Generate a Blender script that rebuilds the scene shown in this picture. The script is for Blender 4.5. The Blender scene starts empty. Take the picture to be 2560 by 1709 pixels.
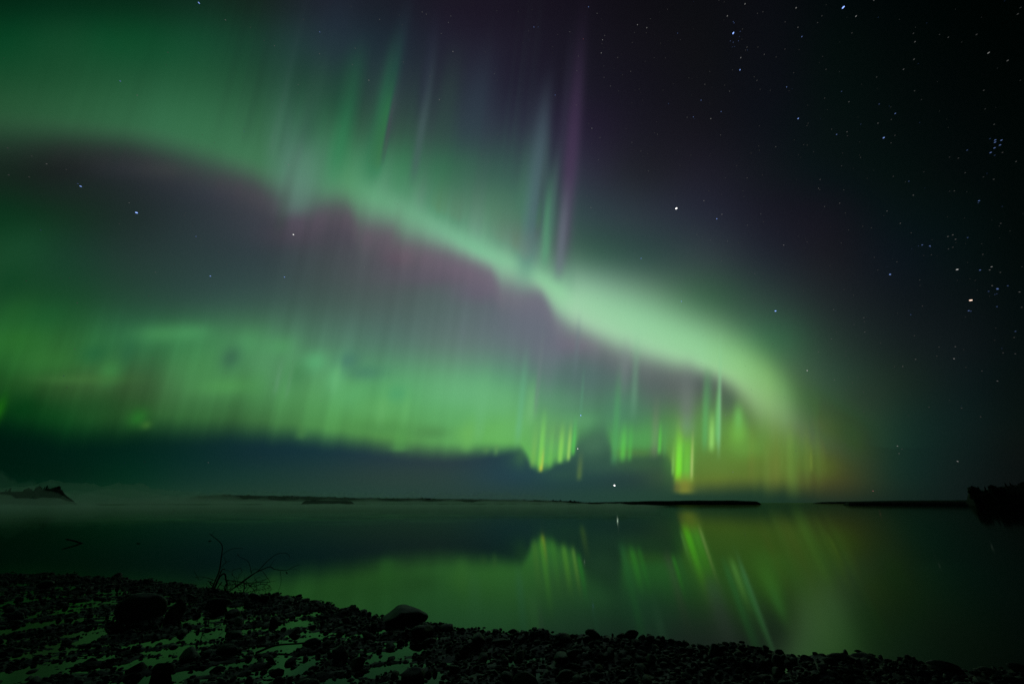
import bpy, bmesh, math, random
import numpy as np
from mathutils import Vector, noise as mn

random.seed(7)
rng = np.random.default_rng(11)
C = bpy.context.scene.collection
SC = bpy.context.scene

# ------------------------------------------------------------------ camera
W, H, FPX = 2560.0, 1709.0, 995.6           # 14 mm lens on a 36 mm wide sensor
PITCH = math.radians(21.95)
EYE = Vector((0.0, 0.0, 1.5))
cd = bpy.data.cameras.new("camera")
cam = bpy.data.objects.new("camera", cd)
C.objects.link(cam)
cd.sensor_width = 36.0
cd.lens = 14.0
cd.clip_start = 0.05
cd.clip_end = 30000.0
cam.location = EYE
cam.rotation_euler = (math.radians(90) + PITCH, 0, 0)
SC.camera = cam

# ------------------------------------------------------------------ world and exposure
world = bpy.data.worlds.new("World")
SC.world = world
world.use_nodes = True
nt = world.node_tree
bg = nt.nodes["Background"]
sky_tex = nt.nodes.new("ShaderNodeTexSky")
sky_tex.sky_type = 'NISHITA'
sky_tex.sun_disc = False
sky_tex.sun_elevation = math.radians(-5)     # deep night: this adds next to nothing, the aurora is the light
nt.links.new(sky_tex.outputs[0], bg.inputs[0])
bg.inputs[1].default_value = 0.0005
vs = SC.view_settings
vs.view_transform = 'Standard'
vs.look = 'None'
vs.exposure = 0.0
vs.gamma = 1.0
SC.render.dither_intensity = 2.0
SC.cycles.volume_bounces = 3
SC.cycles.max_bounces = 8
SC.cycles.transparent_max_bounces = 12
SC.cycles.use_denoising = True
SC.cycles.caustics_reflective = True

cp, sp = math.cos(PITCH), math.sin(PITCH)


def ray(x, y):
    """world direction of a point of the 2560 x 1709 frame"""
    a, b = (x - W / 2) / FPX, (H / 2 - y) / FPX
    return Vector((a, cp - b * sp, sp + b * cp))


def on_level(x, y, z=0.0):
    d = ray(x, y)
    t = (z - EYE.z) / d.z
    return EYE + d * t


def at_dist(x, y, dist):
    """point seen at (x, y) at that horizontal distance"""
    d = ray(x, y)
    return EYE + d * (dist / math.hypot(d.x, d.y))


# ------------------------------------------------------------------ helpers
def tag(o, label=None, cat=None, group=None, kind=None):
    if label: o["label"] = label
    if cat: o["category"] = cat
    if group: o["group"] = group
    if kind: o["kind"] = kind
    return o


def link_mesh(name, me, mat=None, parent=None):
    o = bpy.data.objects.new(name, me)
    C.objects.link(o)
    if mat: me.materials.append(mat)
    if parent: o.parent = parent
    return o


def mesh_np(name, co, faces, smooth=True):
    me = bpy.data.meshes.new(name)
    co = np.asarray(co, dtype=np.float32)
    faces = np.asarray(faces, dtype=np.int32)
    n = faces.shape[1]
    me.vertices.add(len(co)); me.vertices.foreach_set("co", co.ravel())
    me.loops.add(faces.size); me.loops.foreach_set("vertex_index", faces.ravel())
    me.polygons.add(len(faces))
    me.polygons.foreach_set("loop_start", np.arange(0, faces.size, n, dtype=np.int32))
    me.polygons.foreach_set("use_smooth", np.full(len(faces), smooth))
    me.update(calc_edges=True)
    return me


def new_mat(name):
    m = bpy.data.materials.new(name)
    m.use_nodes = True
    return m, m.node_tree, m.node_tree.nodes["Principled BSDF"]


# ================================================================== SKY
def lin(c):
    c = np.clip(np.asarray(c, float) / 255.0, 0, 1)
    return np.where(c <= 0.04045, c / 12.92, ((c + 0.055) / 1.055) ** 2.4)


def P(s):
    return [[tuple(int(v) for v in t.split(',')) for t in r.split()] for r in s.strip().splitlines()]


GX = np.arange(0, 2561, 160.0)
GYA = np.array([0, 107, 213, 320, 427, 534, 640, 747, 854, 961, 1067, 1174, 1281.0])
# night sky and diffuse glow, without the main arc, carried on under the curtain (rows of colours along the sky)
GA = np.array(P("""
0,36,20 3,38,22 3,36,22 12,36,27 20,34,30 30,36,46 26,30,40 27,23,36 24,20,32 20,17,27 15,14,20 12,13,17 10,12,17 3,9,10 1,6,6 0,4,3 0,3,2
2,55,30 14,60,36 4,58,32 12,54,36 22,50,42 34,52,58 30,42,52 32,32,46 29,26,40 23,21,32 18,17,24 14,15,19 9,13,17 3,12,10 1,8,7 0,5,3 0,3,2
8,50,30 14,50,32 15,48,32 18,48,34 25,52,42 32,60,52 40,56,60 38,44,55 33,32,48 27,25,38 20,19,28 16,17,22 10,14,20 3,14,12 1,10,8 0,6,4 0,4,3
18,45,32 22,44,34 26,44,38 30,46,42 36,60,50 40,78,58 50,75,66 48,66,68 44,50,64 36,32,50 25,24,34 20,20,27 13,17,23 5,16,15 2,12,11 0,8,6 0,5,4
20,36,28 26,32,32 36,42,46 46,50,58 58,66,68 62,92,78 62,108,82 58,100,80 56,84,80 46,50,64 32,34,42 28,28,38 18,22,28 8,18,20 3,15,14 2,10,9 0,6,5
12,50,28 20,46,32 30,44,42 42,52,57 58,62,70 72,72,80 84,80,90 90,110,100 80,120,100 52,72,74 44,54,62 36,40,52 25,26,36 18,20,27 7,18,20 4,14,14 2,8,7
22,66,38 24,60,42 34,56,50 42,60,60 50,64,68 66,74,78 82,82,90 94,90,100 108,106,115 62,88,80 50,74,70 48,62,64 32,38,46 24,26,32 12,20,26 6,16,17 3,10,9
24,72,38 26,72,42 36,72,54 46,76,66 56,84,76 66,88,82 78,94,92 84,100,100 98,104,114 104,110,120 90,110,100 60,92,72 44,64,58 30,38,40 17,24,28 10,18,20 4,12,12
36,98,44 42,100,50 46,104,64 58,120,74 72,130,88 78,124,98 82,120,104 92,118,110 98,116,118 96,106,112 96,106,106 90,110,95 60,100,72 38,56,48 22,32,32 14,22,24 6,14,14
24,74,30 44,84,42 52,88,50 64,118,70 74,138,82 84,150,94 86,158,102 96,165,114 90,150,112 82,116,104 84,104,98 84,96,90 84,105,76 48,72,54 26,42,34 14,26,26 6,16,15
4,46,18 14,62,26 34,80,38 44,92,48 56,104,58 76,140,76 84,150,80 92,165,96 96,170,90 80,142,92 74,130,80 88,135,66 84,118,58 60,84,46 24,46,36 14,30,28 8,18,16
2,34,16 8,46,20 18,62,28 24,62,32 36,70,38 56,96,52 70,110,60 84,140,70 96,170,80 80,160,75 80,130,60 90,118,46 92,110,42 70,76,38 24,46,36 15,28,26 10,16,15
2,34,16 8,46,20 18,62,28 24,62,32 36,70,38 56,96,52 70,110,60 84,140,70 96,150,70 80,140,65 85,110,50 96,98,42 84,84,38 62,60,34 26,40,30 15,26,24 12,16,15
"""), float)
GYD = np.array([0, 700, 1050, 1130, 1190, 1240, 1281.0])
# the clear dark sky under the curtain; its first two rows stand behind the aurora
GD = np.array(P("""
2,20,12 4,22,14 6,24,16 12,26,22 18,28,28 24,30,36 24,28,36 26,24,36 24,20,32 20,17,27 15,14,20 12,13,17 10,12,17 3,9,10 1,6,6 0,4,3 0,3,2
2,24,14 4,28,18 8,32,22 14,38,32 20,44,42 24,46,48 28,46,52 34,48,56 36,50,60 34,44,54 30,36,44 26,32,38 20,28,32 16,22,26 10,17,20 6,14,15 3,10,9
0,28,16 2,32,20 6,36,24 16,44,38 20,52,50 22,52,58 28,58,62 36,62,66 38,66,68 66,108,84 68,110,86 58,90,68 60,85,50 50,70,45 22,40,34 14,26,24 9,14,14
0,25,15 1,30,20 3,36,26 10,42,38 18,46,50 24,52,58 34,56,64 40,58,66 36,64,70 52,88,74 52,84,68 56,80,60 70,80,48 48,56,40 20,40,34 14,26,24 11,15,15
1,28,16 3,32,20 6,42,28 16,48,40 24,54,48 32,58,54 40,62,58 42,64,62 36,64,72 36,66,66 40,64,60 46,70,52 52,72,44 38,50,38 18,36,30 13,25,23 10,15,15
4,42,24 10,46,28 16,50,32 26,56,42 30,58,46 34,62,52 38,64,56 40,64,58 38,64,60 36,66,58 36,66,54 34,62,46 30,56,40 28,46,36 18,36,30 14,26,24 12,17,17
4,42,24 10,46,28 16,50,32 26,56,42 30,58,46 34,62,52 38,64,56 40,64,58 38,64,60 36,66,58 36,66,54 34,62,46 30,56,40 28,46,36 18,36,30 14,26,24 12,17,17
"""), float)


def crom(tab, xs, x, axis):
    """cubic interpolation of a table along one axis"""
    xs = np.asarray(xs, float)
    i = np.clip(np.searchsorted(xs, x, side='right') - 1, 0, len(xs) - 2)
    t = np.clip((x - xs[i]) / (xs[i + 1] - xs[i]), 0, 1)
    return i, t


def grid_eval(G, gy, x, y):
    ix, tx = crom(G, GX, x, 1)
    iy, ty = crom(G, gy, y, 0)
    nx, ny = len(GX), len(gy)

    def wts(t):
        t2, t3 = t * t, t * t * t
        return [-.5 * t + t2 - .5 * t3, 1 - 2.5 * t2 + 1.5 * t3, .5 * t + 2 * t2 - 1.5 * t3, -.5 * t2 + .5 * t3]
    wx, wy = wts(tx), wts(ty)
    out = 0
    for a in range(4):
        row = 0
        ja = np.clip(iy - 1 + a, 0, ny - 1)
        for b in range(4):
            jb = np.clip(ix - 1 + b, 0, nx - 1)
            row = row + G[ja, jb] * wx[b][:, None]
        out = out + row * wy[a][:, None]
    return np.clip(out, 0, 255)


def curve(pts, x, soft=0):
    p = np.array(pts, float)
    return np.interp(x, p[:, 0], p[:, 1])


def sstep(a, b, v):
    t = np.clip((v - a) / (b - a), 0, 1)
    return t * t * (3 - 2 * t)


ARC_LOW = [(-200, 345), (0, 345), (160, 347), (320, 360), (440, 392), (520, 415), (640, 450), (700, 492), (740, 512), (800, 508), (850, 506),
           (880, 516), (888, 546), (940, 560), (990, 570), (998, 592), (1060, 606), (1120, 624), (1180, 648), (1236, 674), (1245, 702),
           (1300, 716), (1345, 722), (1365, 740), (1385, 778), (1420, 808), (1480, 838), (1540, 866), (1600, 888), (1680, 910),
           (1760, 928), (1800, 944), (1840, 970), (1870, 1000), (1895, 1032), (1930, 1062), (1970, 1080), (2040, 1110), (2100, 1130), (2200, 1160)]
ARC_PEAK = [(-200, 268), (0, 275), (200, 292), (400, 315), (500, 345), (650, 400), (720, 435), (800, 445), (880, 455), (930, 490), (1000, 520), (1100, 572),
            (1200, 628), (1300, 668), (1360, 700), (1400, 735), (1440, 765), (1520, 802), (1600, 832), (1680, 862), (1750, 888), (1850, 928), (1920, 968),
            (1960, 1000), (2000, 1040), (2060, 1080), (2200, 1120)]
ARC_TOP = [(-200, 130), (0, 135), (320, 140), (500, 160), (640, 218), (720, 262), (800, 318), (900, 384), (1000, 440), (1100, 500), (1200, 560),
           (1280, 608), (1390, 668), (1480, 698), (1600, 742), (1700, 784), (1800, 828), (1880, 872), (1940, 916), (2000, 970), (2040, 1000),
           (2100, 1045), (2200, 1080)]
ARC_COL = [(0, 38, 82, 52), (200, 44, 92, 60), (400, 52, 106, 72), (500, 56, 112, 76), (650, 64, 116, 82), (720, 84, 128, 108), (800, 78, 132, 100),
           (870, 84, 146, 104), (920, 96, 158, 118), (1000, 104, 162, 126), (1100, 114, 172, 138), (1200, 124, 186, 148), (1300, 134, 190, 152), (1360, 138, 196, 154),
           (1400, 146, 204, 160), (1440, 157, 207, 168), (1600, 152, 208, 162), (1750, 148, 206, 152), (1850, 142, 198, 132),
           (1920, 130, 180, 112), (1960, 112, 156, 98), (2000, 84, 116, 74), (2060, 56, 78, 52), (2140, 34, 52, 38), (2200, 26, 40, 32)]
CURT_LOW = [(-200, 1050), (0, 1052), (60, 1066), (160, 1082), (250, 1080), (320, 1078), (385, 1070), (480, 1076), (640, 1082), (740, 1090),
            (850, 1102), (940, 1114), (1000, 1124), (1060, 1127), (1140, 1129), (1200, 1124), (1280, 1120), (1308, 1118),
            (1320, 1150), (1332, 1164), (1360, 1170), (1378, 1160), (1393, 1150), (1420, 1144), (1434, 1134), (1441, 1090), (1484, 1074), (1518, 1050), (1523, 1090),
            (1529, 1144), (1560, 1146), (1600, 1137), (1640, 1126), (1664, 1130), (1678, 1160), (1694, 1224), (1740, 1222),
            (1800, 1215), (1850, 1213), (1900, 1206), (1950, 1208), (2000, 1220), (2060, 1232), (2150, 1240), (2300, 1252), (3000, 1258)]
CURT_SOFT = [(0, 40), (300, 36), (640, 28), (1000, 24), (1200, 22), (1300, 15), (1420, 14), (1470, 26), (1515, 34), (1530, 24), (1660, 24), (1700, 18), (1900, 26), (2100, 36)]
FRINGE = [(-200, 40, 44, 44, 0), (100, 44, 44, 46, .2), (300, 54, 50, 56, .35), (480, 62, 58, 64, .35), (640, 78, 70, 80, .45), (740, 88, 74, 92, .6), (860, 92, 78, 92, .5),
          (1000, 108, 88, 104, .6), (1120, 110, 96, 112, .55), (1240, 118, 106, 122, .5), (1360, 120, 114, 128, .35), (1460, 120, 112, 124, .3), (1600, 118, 110, 118, .2), (1750, 100, 100, 96, 0)]
# magnetic zenith: every ray of the aurora runs towards it
VX, VY = 1900.0, -5000.0


def raycoord(x, y):
    return VX + (x - VX) * (900 - VY) / (y - VY)


# patches of light: x, y, half width, half height, colour, strength
BLOBS = [
    (560, 965, 75, 24, (80, 152, 82), .7), (500, 930, 70, 40, (70, 138, 78), .5), (275, 930, 34, 36, (62, 138, 70), .65),
    (232, 884, 42, 26, (34, 96, 58), .7), (320, 874, 22, 36, (42, 100, 64), .6), (200, 948, 120, 14, (64, 112, 56), .6),
    (120, 905, 90, 40, (50, 118, 52), .6), (40, 850, 70, 40, (42, 108, 42), .5), (30, 960, 60, 16, (30, 78, 32), .4),
    (345, 1044, 26, 24, (40, 118, 42), .75), (366, 1062, 14, 11, (66, 120, 48), .6), (0, 1022, 15, 32, (26, 98, 18), .9),
    (60, 1020, 45, 30, (2, 54, 18), .6), (130, 1040, 60, 30, (8, 66, 24), .4), (240, 1020, 80, 36, (26, 74, 34), .5),
    (400, 835, 70, 26, (74, 150, 88), .6), (480, 832, 50, 22, (78, 158, 96), .5), (620, 860, 40, 40, (82, 158, 100), .6), (700, 868, 40, 26, (82, 158, 98), .6),
    (785, 905, 36, 28, (90, 170, 114), .85), (838, 940, 24, 40, (98, 178, 116), .8), (880, 985, 36, 36, (94, 174, 108), .6),
    (1375, 1105, 62, 42, (104, 178, 98), .6), (1600, 1085, 70, 34, (86, 160, 86), .5), (1705, 1110, 36, 60, (110, 180, 76), .55),
    (1780, 1060, 30, 50, (96, 160, 88), .5), (1350, 1060, 50, 40, (104, 172, 104), .4), (655, 905, 60, 34, (84, 146, 100), .4),
    (577, 893, 27, 30, (58, 106, 78), .85), (740, 935, 32, 34, (66, 128, 80), .6), (690, 940, 26, 50, (84, 140, 100), .35),
    (868, 900, 30, 24, (70, 120, 104), .7), (912, 930, 50, 20, (70, 124, 102), .6), (990, 985, 30, 22, (76, 158, 106), .6),
    (950, 1020, 60, 26, (96, 170, 100), .5), (950, 1070, 80, 18, (78, 142, 78), .5), (1080, 1080, 50, 18, (76, 132, 74), .6), (1120, 1040, 60, 30, (92, 162, 96), .3),
    (1170, 1085, 36, 24, (104, 176, 92), .7), (1250, 1085, 60, 30, (104, 180, 96), .7), (1290, 1060, 40, 40, (104, 180, 104), .5),
    (1180, 980, 110, 40, (108, 180, 126), .5), (1250, 1010, 60, 40, (108, 182, 122), .5),
    (1375, 870, 60, 60, (108, 110, 126), .6), (1330, 800, 60, 60, (104, 110, 122), .6), (1440, 860, 60, 24, (112, 104, 122), .5), (1460, 940, 70, 40, (84, 112, 108), .6),
    (1400, 1010, 70, 40, (96, 150, 116), .5), (1440, 1050, 60, 20, (94, 160, 106), .6), (1395, 1080, 40, 30, (100, 150, 96), .5),
    (1560, 1020, 60, 60, (78, 134, 104), .6), (1590, 1100, 60, 26, (82, 160, 84), .6), (1580, 1132, 60, 10, (84, 124, 60), .5),
    (1630, 960, 40, 60, (88, 100, 98), .5), (1690, 960, 30, 60, (100, 108, 104), .4), (1820, 1000, 26, 40, (72, 96, 80), .6), (1868, 1060, 20, 34, (74, 96, 80), .4),
    (1848, 1090, 26, 46, (120, 194, 76), .85), (1846, 1045, 12, 34, (112, 190, 96), .7), (1860, 1120, 50, 20, (104, 158, 62), .5),
    (1800, 1140, 70, 30, (90, 132, 58), .6), (1900, 1105, 80, 44, (98, 146, 64), .65), (1820, 1165, 90, 28, (94, 128, 52), .6), (2000, 1105, 60, 50, (80, 116, 56), .6), (1920, 1175, 90, 22, (86, 112, 48), .6), (2020, 1160, 60, 28, (80, 104, 42), .5),
    (1976, 1100, 12, 34, (100, 148, 62), .6), (2030, 1065, 40, 26, (84, 92, 66), .35), (2062, 1172, 30, 26, (78, 96, 36), .45),
    (2010, 1190, 24, 20, (64, 68, 34), .3), (1940, 1130, 30, 60, (92, 132, 54), .4), (2130, 1090, 30, 60, (44, 76, 38), .4), (2160, 1000, 70, 60, (36, 42, 38), .3),
    (1545, 800, 40, 90, (96, 112, 114), .0), (1000, 640, 50, 30, (102, 80, 96), .45), (1012, 648, 22, 26, (108, 84, 98), .1),
    (750, 585, 90, 34, (76, 66, 80), .5), (830, 590, 50, 30, (70, 72, 80), .3), (1080, 690, 120, 26, (96, 86, 102), .5), (1190, 730, 60, 30, (102, 94, 112), .6),
    (560, 480, 70, 30, (50, 54, 66), .5), (200, 470, 120, 40, (26, 44, 38), .3), (330, 420, 90, 26, (44, 48, 54), .5), (420, 425, 60, 18, (56, 60, 62), .4),
    (60, 620, 80, 60, (26, 78, 46), .35), (120, 790, 80, 40, (26, 94, 46), .3), (40, 780, 50, 40, (34, 96, 42), .4), (30, 700, 40, 40, (14, 64, 34), .4),
]
# rays: x, y at the foot, top y, half width, colour, strength, softness at the foot
RAYS = [
    (950, 394, 60, 8, (28, 124, 70), .5, 60), (938, 398, 20, 20, (40, 120, 76), .55, 80), (925, 420, 60, 30, (48, 112, 78), .3, 90), (955, 350, 60, 16, (34, 108, 68), .4, 80), (845, 395, 60, 24, (46, 128, 82), .5, 100), (862, 250, 90, 40, (26, 74, 54), .35, 90),
    (962, 372, 170, 6, (74, 66, 82), .55, 60), (975, 330, 150, 10, (62, 62, 76), .35, 60),
    (1038, 420, 60, 12, (74, 96, 98), .55, 60), (1058, 240, 0, 14, (40, 46, 62), .4, 90), (1180, 330, 60, 46, (48, 62, 76), .45, 90), (1110, 320, 60, 26, (48, 74, 66), .35, 90),
    (985, 200, -60, 18, (36, 52, 62), .45, 90), (830, 120, -60, 34, (32, 44, 56), .4, 90), (770, 330, 60, 24, (46, 82, 68), .4, 80),
    (1316, 660, 150, 26, (86, 130, 122), .6, 90), (1333, 560, 120, 18, (74, 92, 104), .5, 100), (1362, 640, 380, 13, (92, 172, 124), .5, 50), (1347, 560, 280, 9, (58, 76, 78), .5, 60),
    (1410, 600, 60, 20, (88, 70, 100), .55, 120), (1424, 420, -60, 18, (62, 46, 74), .45, 120), (1392, 480, 0, 12, (56, 54, 74), .35, 120), (1398, 668, 420, 12, (108, 118, 130), .55, 50),
    (1378, 560, 330, 9, (74, 104, 100), .45, 60), (1290, 600, 300, 12, (72, 120, 96), .3, 60),
    (742, 520, 330, 42, (96, 134, 120), .5, 40), (700, 560, 330, 14, (62, 80, 70), .22, 60),
    (985, 600, 480, 12, (92, 112, 100), .2, 50),
    (1797, 1100, 800, 5, (136, 200, 146), .65, 60), (1585, 1000, 800, 9, (118, 176, 138), .35, 80), (1560, 950, 820, 14, (120, 134, 132), .35, 80),
    (1352, 1172, 1105, 5, (196, 190, 66), 1.0, 12), (1350, 1160, 1000, 7, (124, 206, 84), .8, 26), (1332, 1158, 1040, 8, (120, 180, 86), .6, 20), (1375, 1160, 1040, 7, (112, 190, 84), .5, 20),
    (1400, 1150, 1040, 7, (134, 208, 92), .85, 14), (1412, 1140, 1040, 3, (96, 170, 84), .5, 14), (1421, 1144, 1040, 5, (150, 206, 100), .85, 14), (1433, 1130, 1030, 5, (84, 190, 80), .8, 16),
    (1387, 1140, 1040, 5, (94, 146, 86), .5, 20), (1342, 1150, 1050, 3, (96, 160, 80), .5, 20), (1364, 1160, 1050, 3, (92, 150, 78), .5, 20),
    (1448, 1192, 1110, 7, (80, 110, 62), .8, 16), (1535, 1148, 880, 9, (82, 166, 96), .5, 24), (1557, 1140, 1040, 8, (92, 194, 78), .75, 24), (1574, 1142, 1040, 6, (84, 186, 74), .5, 20),
    (1648, 1126, 1040, 5, (86, 196, 72), .85, 16), (1636, 1126, 960, 10, (114, 122, 104), .55, 30), (1661, 1128, 1050, 6, (84, 160, 84), .4, 20),
    (1696, 1196, 1020, 10, (126, 218, 48), .95, 22), (1697, 1188, 1100, 7, (118, 226, 30), .8, 18), (1716, 1198, 1040, 14, (108, 192, 64), .85, 20), (1729, 1190, 1050, 4, (166, 192, 108), .8, 20),
    (1682, 1180, 1090, 4, (124, 186, 86), .7, 16), (1707, 1190, 1060, 2.5, (92, 176, 56), .6, 20), (1712, 1228, 1170, 22, (126, 132, 50), .85, 12), (1692, 1224, 1180, 8, (110, 110, 54), .5, 12),
    (1716, 1070, 860, 22, (116, 126, 122), .6, 50), (1762, 1104, 900, 8, (94, 172, 98), .65, 40), (1779, 1114, 1010, 8, (146, 212, 106), .85, 26), (1793, 1090, 930, 6, (112, 192, 112), .7, 40),
    (1770, 1000, 900, 12, (86, 150, 100), .4, 60),
    (2028, 1168, 1100, 4, (108, 130, 52), .6, 20), (1955, 1160, 1060, 4, (98, 140, 60), .3, 30), (1992, 1140, 1060, 8, (86, 124, 58), .4, 30), (1917, 1140, 1080, 7, (104, 140, 60), .4, 30),
    (837, 965, 860, 9, (104, 178, 116), .35, 40), (952, 1045, 930, 14, (108, 182, 108), .3, 40), (1012, 1045, 950, 10, (106, 184, 108), .3, 40), (1196, 1080, 860, 16, (110, 184, 126), .3, 40),
    (1166, 1118, 1020, 16, (106, 178, 92), .5, 24), (998, 1122, 1050, 24, (84, 156, 80), .55, 14), (752, 1090, 1000, 14, (72, 130, 70), .5, 16),
    (1296, 1080, 840, 9, (104, 180, 136), .45, 50), (1325, 1040, 920, 14, (118, 188, 122), .55, 40), (1342, 1000, 780, 6, (112, 128, 128), .4, 60), (1150, 900, 700, 12, (100, 116, 120), .3, 80),
    (1440, 900, 760, 6, (104, 124, 128), .3, 80), (1365, 980, 820, 20, (104, 122, 124), .35, 60), (1452, 1030, 900, 4, (90, 150, 118), .4, 40), (1240, 1130, 1060, 6, (96, 150, 86), .5, 16), (1215, 1126, 1060, 8, (86, 136, 80), .5, 16),
    (690, 970, 880, 6, (96, 150, 110), .45, 30), (718, 980, 880, 6, (92, 148, 104), .4, 30), (660, 990, 900, 8, (66, 124, 76), .4, 30),
]


_r = random.Random(23)
for _k in range(26):          # the fan of rays under the arc's right end, curling round towards the lake
    _x = _r.uniform(1862, 2062)
    _f = 1196 - 60 * ((_x - 1960) / 160) ** 2 + _r.uniform(-36, 14)
    RAYS.append((_x, _f, _f - _r.uniform(110, 210), _r.uniform(6, 17), _r.choice([(112, 158, 68), (104, 128, 54), (92, 138, 60), (118, 122, 56)]), _r.uniform(.10, .24) * (1 - .5 * max(0, _x - 1980) / 80), 60))


def ray_noise(s, seed, n=3000):
    r = np.random.default_rng(seed)
    xs = np.linspace(-400, 3200, n)
    acc = np.zeros(n)
    for w, a in ((5, .5), (10, 1.0), (20, 1.0), (44, .8)):
        k = np.exp(-0.5 * (np.arange(-60, 61) * (3600 / n) / w) ** 2)
        v = np.convolve(r.normal(size=n + 120), k / np.sqrt((k ** 2).sum()), mode='valid')
        acc += a * v
    k = np.exp(-0.5 * (np.arange(-300, 301) * (3600 / n) / 90) ** 2)      # bunches of rays and calmer stretches between
    env = np.convolve(r.normal(size=n + 600), k / np.sqrt((k ** 2).sum()), mode='valid')
    return np.interp(s, xs, acc / 1.7 * np.clip(.75 + .45 * env, .15, 1.7))


def sky_look(x, y):
    """colour of the sky in three steps: clear night, + curtain light, + main arc"""
    x = np.clip(x, -150, 2700); y = np.clip(y, -300, 1281)
    A = grid_eval(GA, GYA, x, y)
    D = grid_eval(GD, GYD, x, y)
    s = raycoord(x, y)
    rn = ray_noise(s, 3) * (0.6 + 0.4 * np.sin(y / 90.0)) + 0.6 * ray_noise(s + 0.02 * y, 5)
    # curtain foot, broken up by the rays themselves
    low = sum(curve(CURT_LOW, x + q) for q in (-12, -8, -4, 0, 4, 8, 12)) / 7 + rn * 2.5
    soft = 1.35 * curve(CURT_SOFT, x)
    m = sstep(-1, 1, (low - y) / soft)
    band = sstep(-1, 1, (low - y) / soft)
    night = D
    L1 = D * (1 - m[:, None]) + A * m[:, None]
    low_zone = sstep(700, 950, y) * m * (1 - sstep(1950, 2150, x))
    up_zone = np.exp(-((y - curve(ARC_PEAK, x)) / 260) ** 2) * (1 - sstep(1380, 1450, x)) * sstep(560, 700, x)
    f = 1 + (0.048 * low_zone + 0.028 * up_zone) * rn
    L1 = L1 * f[:, None]
    wide = 0
    for (bx, by, bw, bh, c, k) in BLOBS:
        sx = bx + (s - raycoord(bx, by)) * (by - VY) / (900 - VY)
        g = k * np.exp(-((sx - bx) / bw) ** 2 - ((y - by) / bh) ** 2)
        if by > 990: g = g * sstep(-1.3, .4, (low - y) / soft + .3)
        L1 = L1 * (1 - g[:, None]) + np.array(c, float) * g[:, None]
    for (bx, by, bw, bh, c, k) in [(1484, 1108, 40, 44, (68, 110, 84), .9), (1600, 1158, 90, 24, (56, 92, 64), .75), (1500, 1160, 60, 26, (50, 84, 72), .6),
                                   (1290, 1150, 30, 26, (46, 82, 72), .5), (1674, 1165, 18, 40, (66, 124, 62), .6), (1650, 1190, 44, 30, (58, 86, 52), .5), (1302, 1138, 16, 26, (64, 112, 72), .5), (1400, 1185, 60, 20, (48, 84, 66), .5)]:
        g = k * np.exp(-((x - bx) / bw) ** 2 - ((y - by) / bh) ** 2) * (1 - m)
        L1 = L1 * (1 - g[:, None]) + np.array(c, float) * g[:, None]
    # main arc
    yp, yl, yt = curve(ARC_PEAK, x), curve(ARC_LOW, x), curve(ARC_TOP, x)
    k5 = np.linspace(-14, 14, 5)
    yp = sum(curve(ARC_PEAK, x + q * 2) for q in k5) / 5
    yt = sum(curve(ARC_TOP, x + q * 2) for q in k5) / 5
    yl = sum(curve(ARC_LOW, x + q * .8) for q in k5) / 5 + rn * 2 * sstep(600, 700, x) * (1 - sstep(1250, 1400, x))
    dy = y - yp
    sd = np.maximum(np.where(dy > 0, yl - yp, yp - yt), 8) / 0.833
    e = np.where(dy > 0, 2.0 + .6 * sstep(1250, 1420, x), 1.75 + .7 * sstep(1350, 1500, x))
    a = np.exp(-(np.abs(dy) / sd) ** e) * (1 - sstep(2060, 2230, x))
    col = np.stack([curve([(q[0], q[i]) for q in ARC_COL], x) for i in (1, 2, 3)], 1)
    # the arc is paler at its lower side, greener at the upper
    t = np.clip(dy / sd, -1.6, 1.2)[:, None]
    col = col * (1 + 0.010 * (rn * (1 - sstep(1300, 1450, x)))[:, None]) + np.array([16., 4., 10.]) * t
    L2 = L1 * (1 - a[:, None]) + col * a[:, None]
    # the pink fringe along its foot
    fc = np.stack([curve([(q[0], q[i]) for q in FRINGE], x) for i in (1, 2, 3)], 1)
    fk = curve([(q[0], q[4]) for q in FRINGE], x) * (1 + .25 * rn)
    g = np.clip(fk * np.exp(-((y - (yl + 30)) / 40) ** 2) * (1 - a), 0, .8)
    L2 = L2 * (1 - g[:, None]) + fc * g[:, None]
    # light also spills above and right of the arc
    g = 0.07 * np.exp(-((y - yt) / 120) ** 2) * sstep(1250, 1500, x) * (1 - sstep(2150, 2400, x)) * (y < yp) * (1 - a)
    L2 = L2 + g[:, None] * np.array([40., 90., 60.])
    # tall soft rays standing on the arc, each with its own height and tint
    up = np.maximum(yp - y, 0)
    hn = ray_noise(s, 41) ; an = ray_noise(s, 43); cn = ray_noise(s * .6, 47)
    zone = sstep(460, 820, x) * (1 - sstep(1405, 1450, s)) * (up > 0)
    hgt = 200 + 130 * np.clip(hn, -1, 2)
    g = np.clip(.17 + .15 * an, 0, .5) * np.exp(-(up / hgt) ** 1.6) * sstep(0, 60, up) * zone
    w1 = sstep(-.6, .8, cn)[:, None]; w2 = sstep(1000, 1400, x)[:, None]
    tint = np.array([44., 124., 76.]) * (1 - w1) + np.array([88., 108., 110.]) * w1
    tint = tint * (1 - .5 * w2) + np.array([92., 92., 116.]) * .5 * w2
    L2 = L2 * (1 - g[:, None]) + tint * g[:, None]
    # and the dark slots between them
    g = np.clip(-.06 - .12 * an, 0, .25) * np.exp(-(up / hgt) ** 1.6) * sstep(0, 80, up) * zone
    L2 = L2 * (1 - g[:, None]) + np.array([24., 34., 38.]) * g[:, None]
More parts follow.
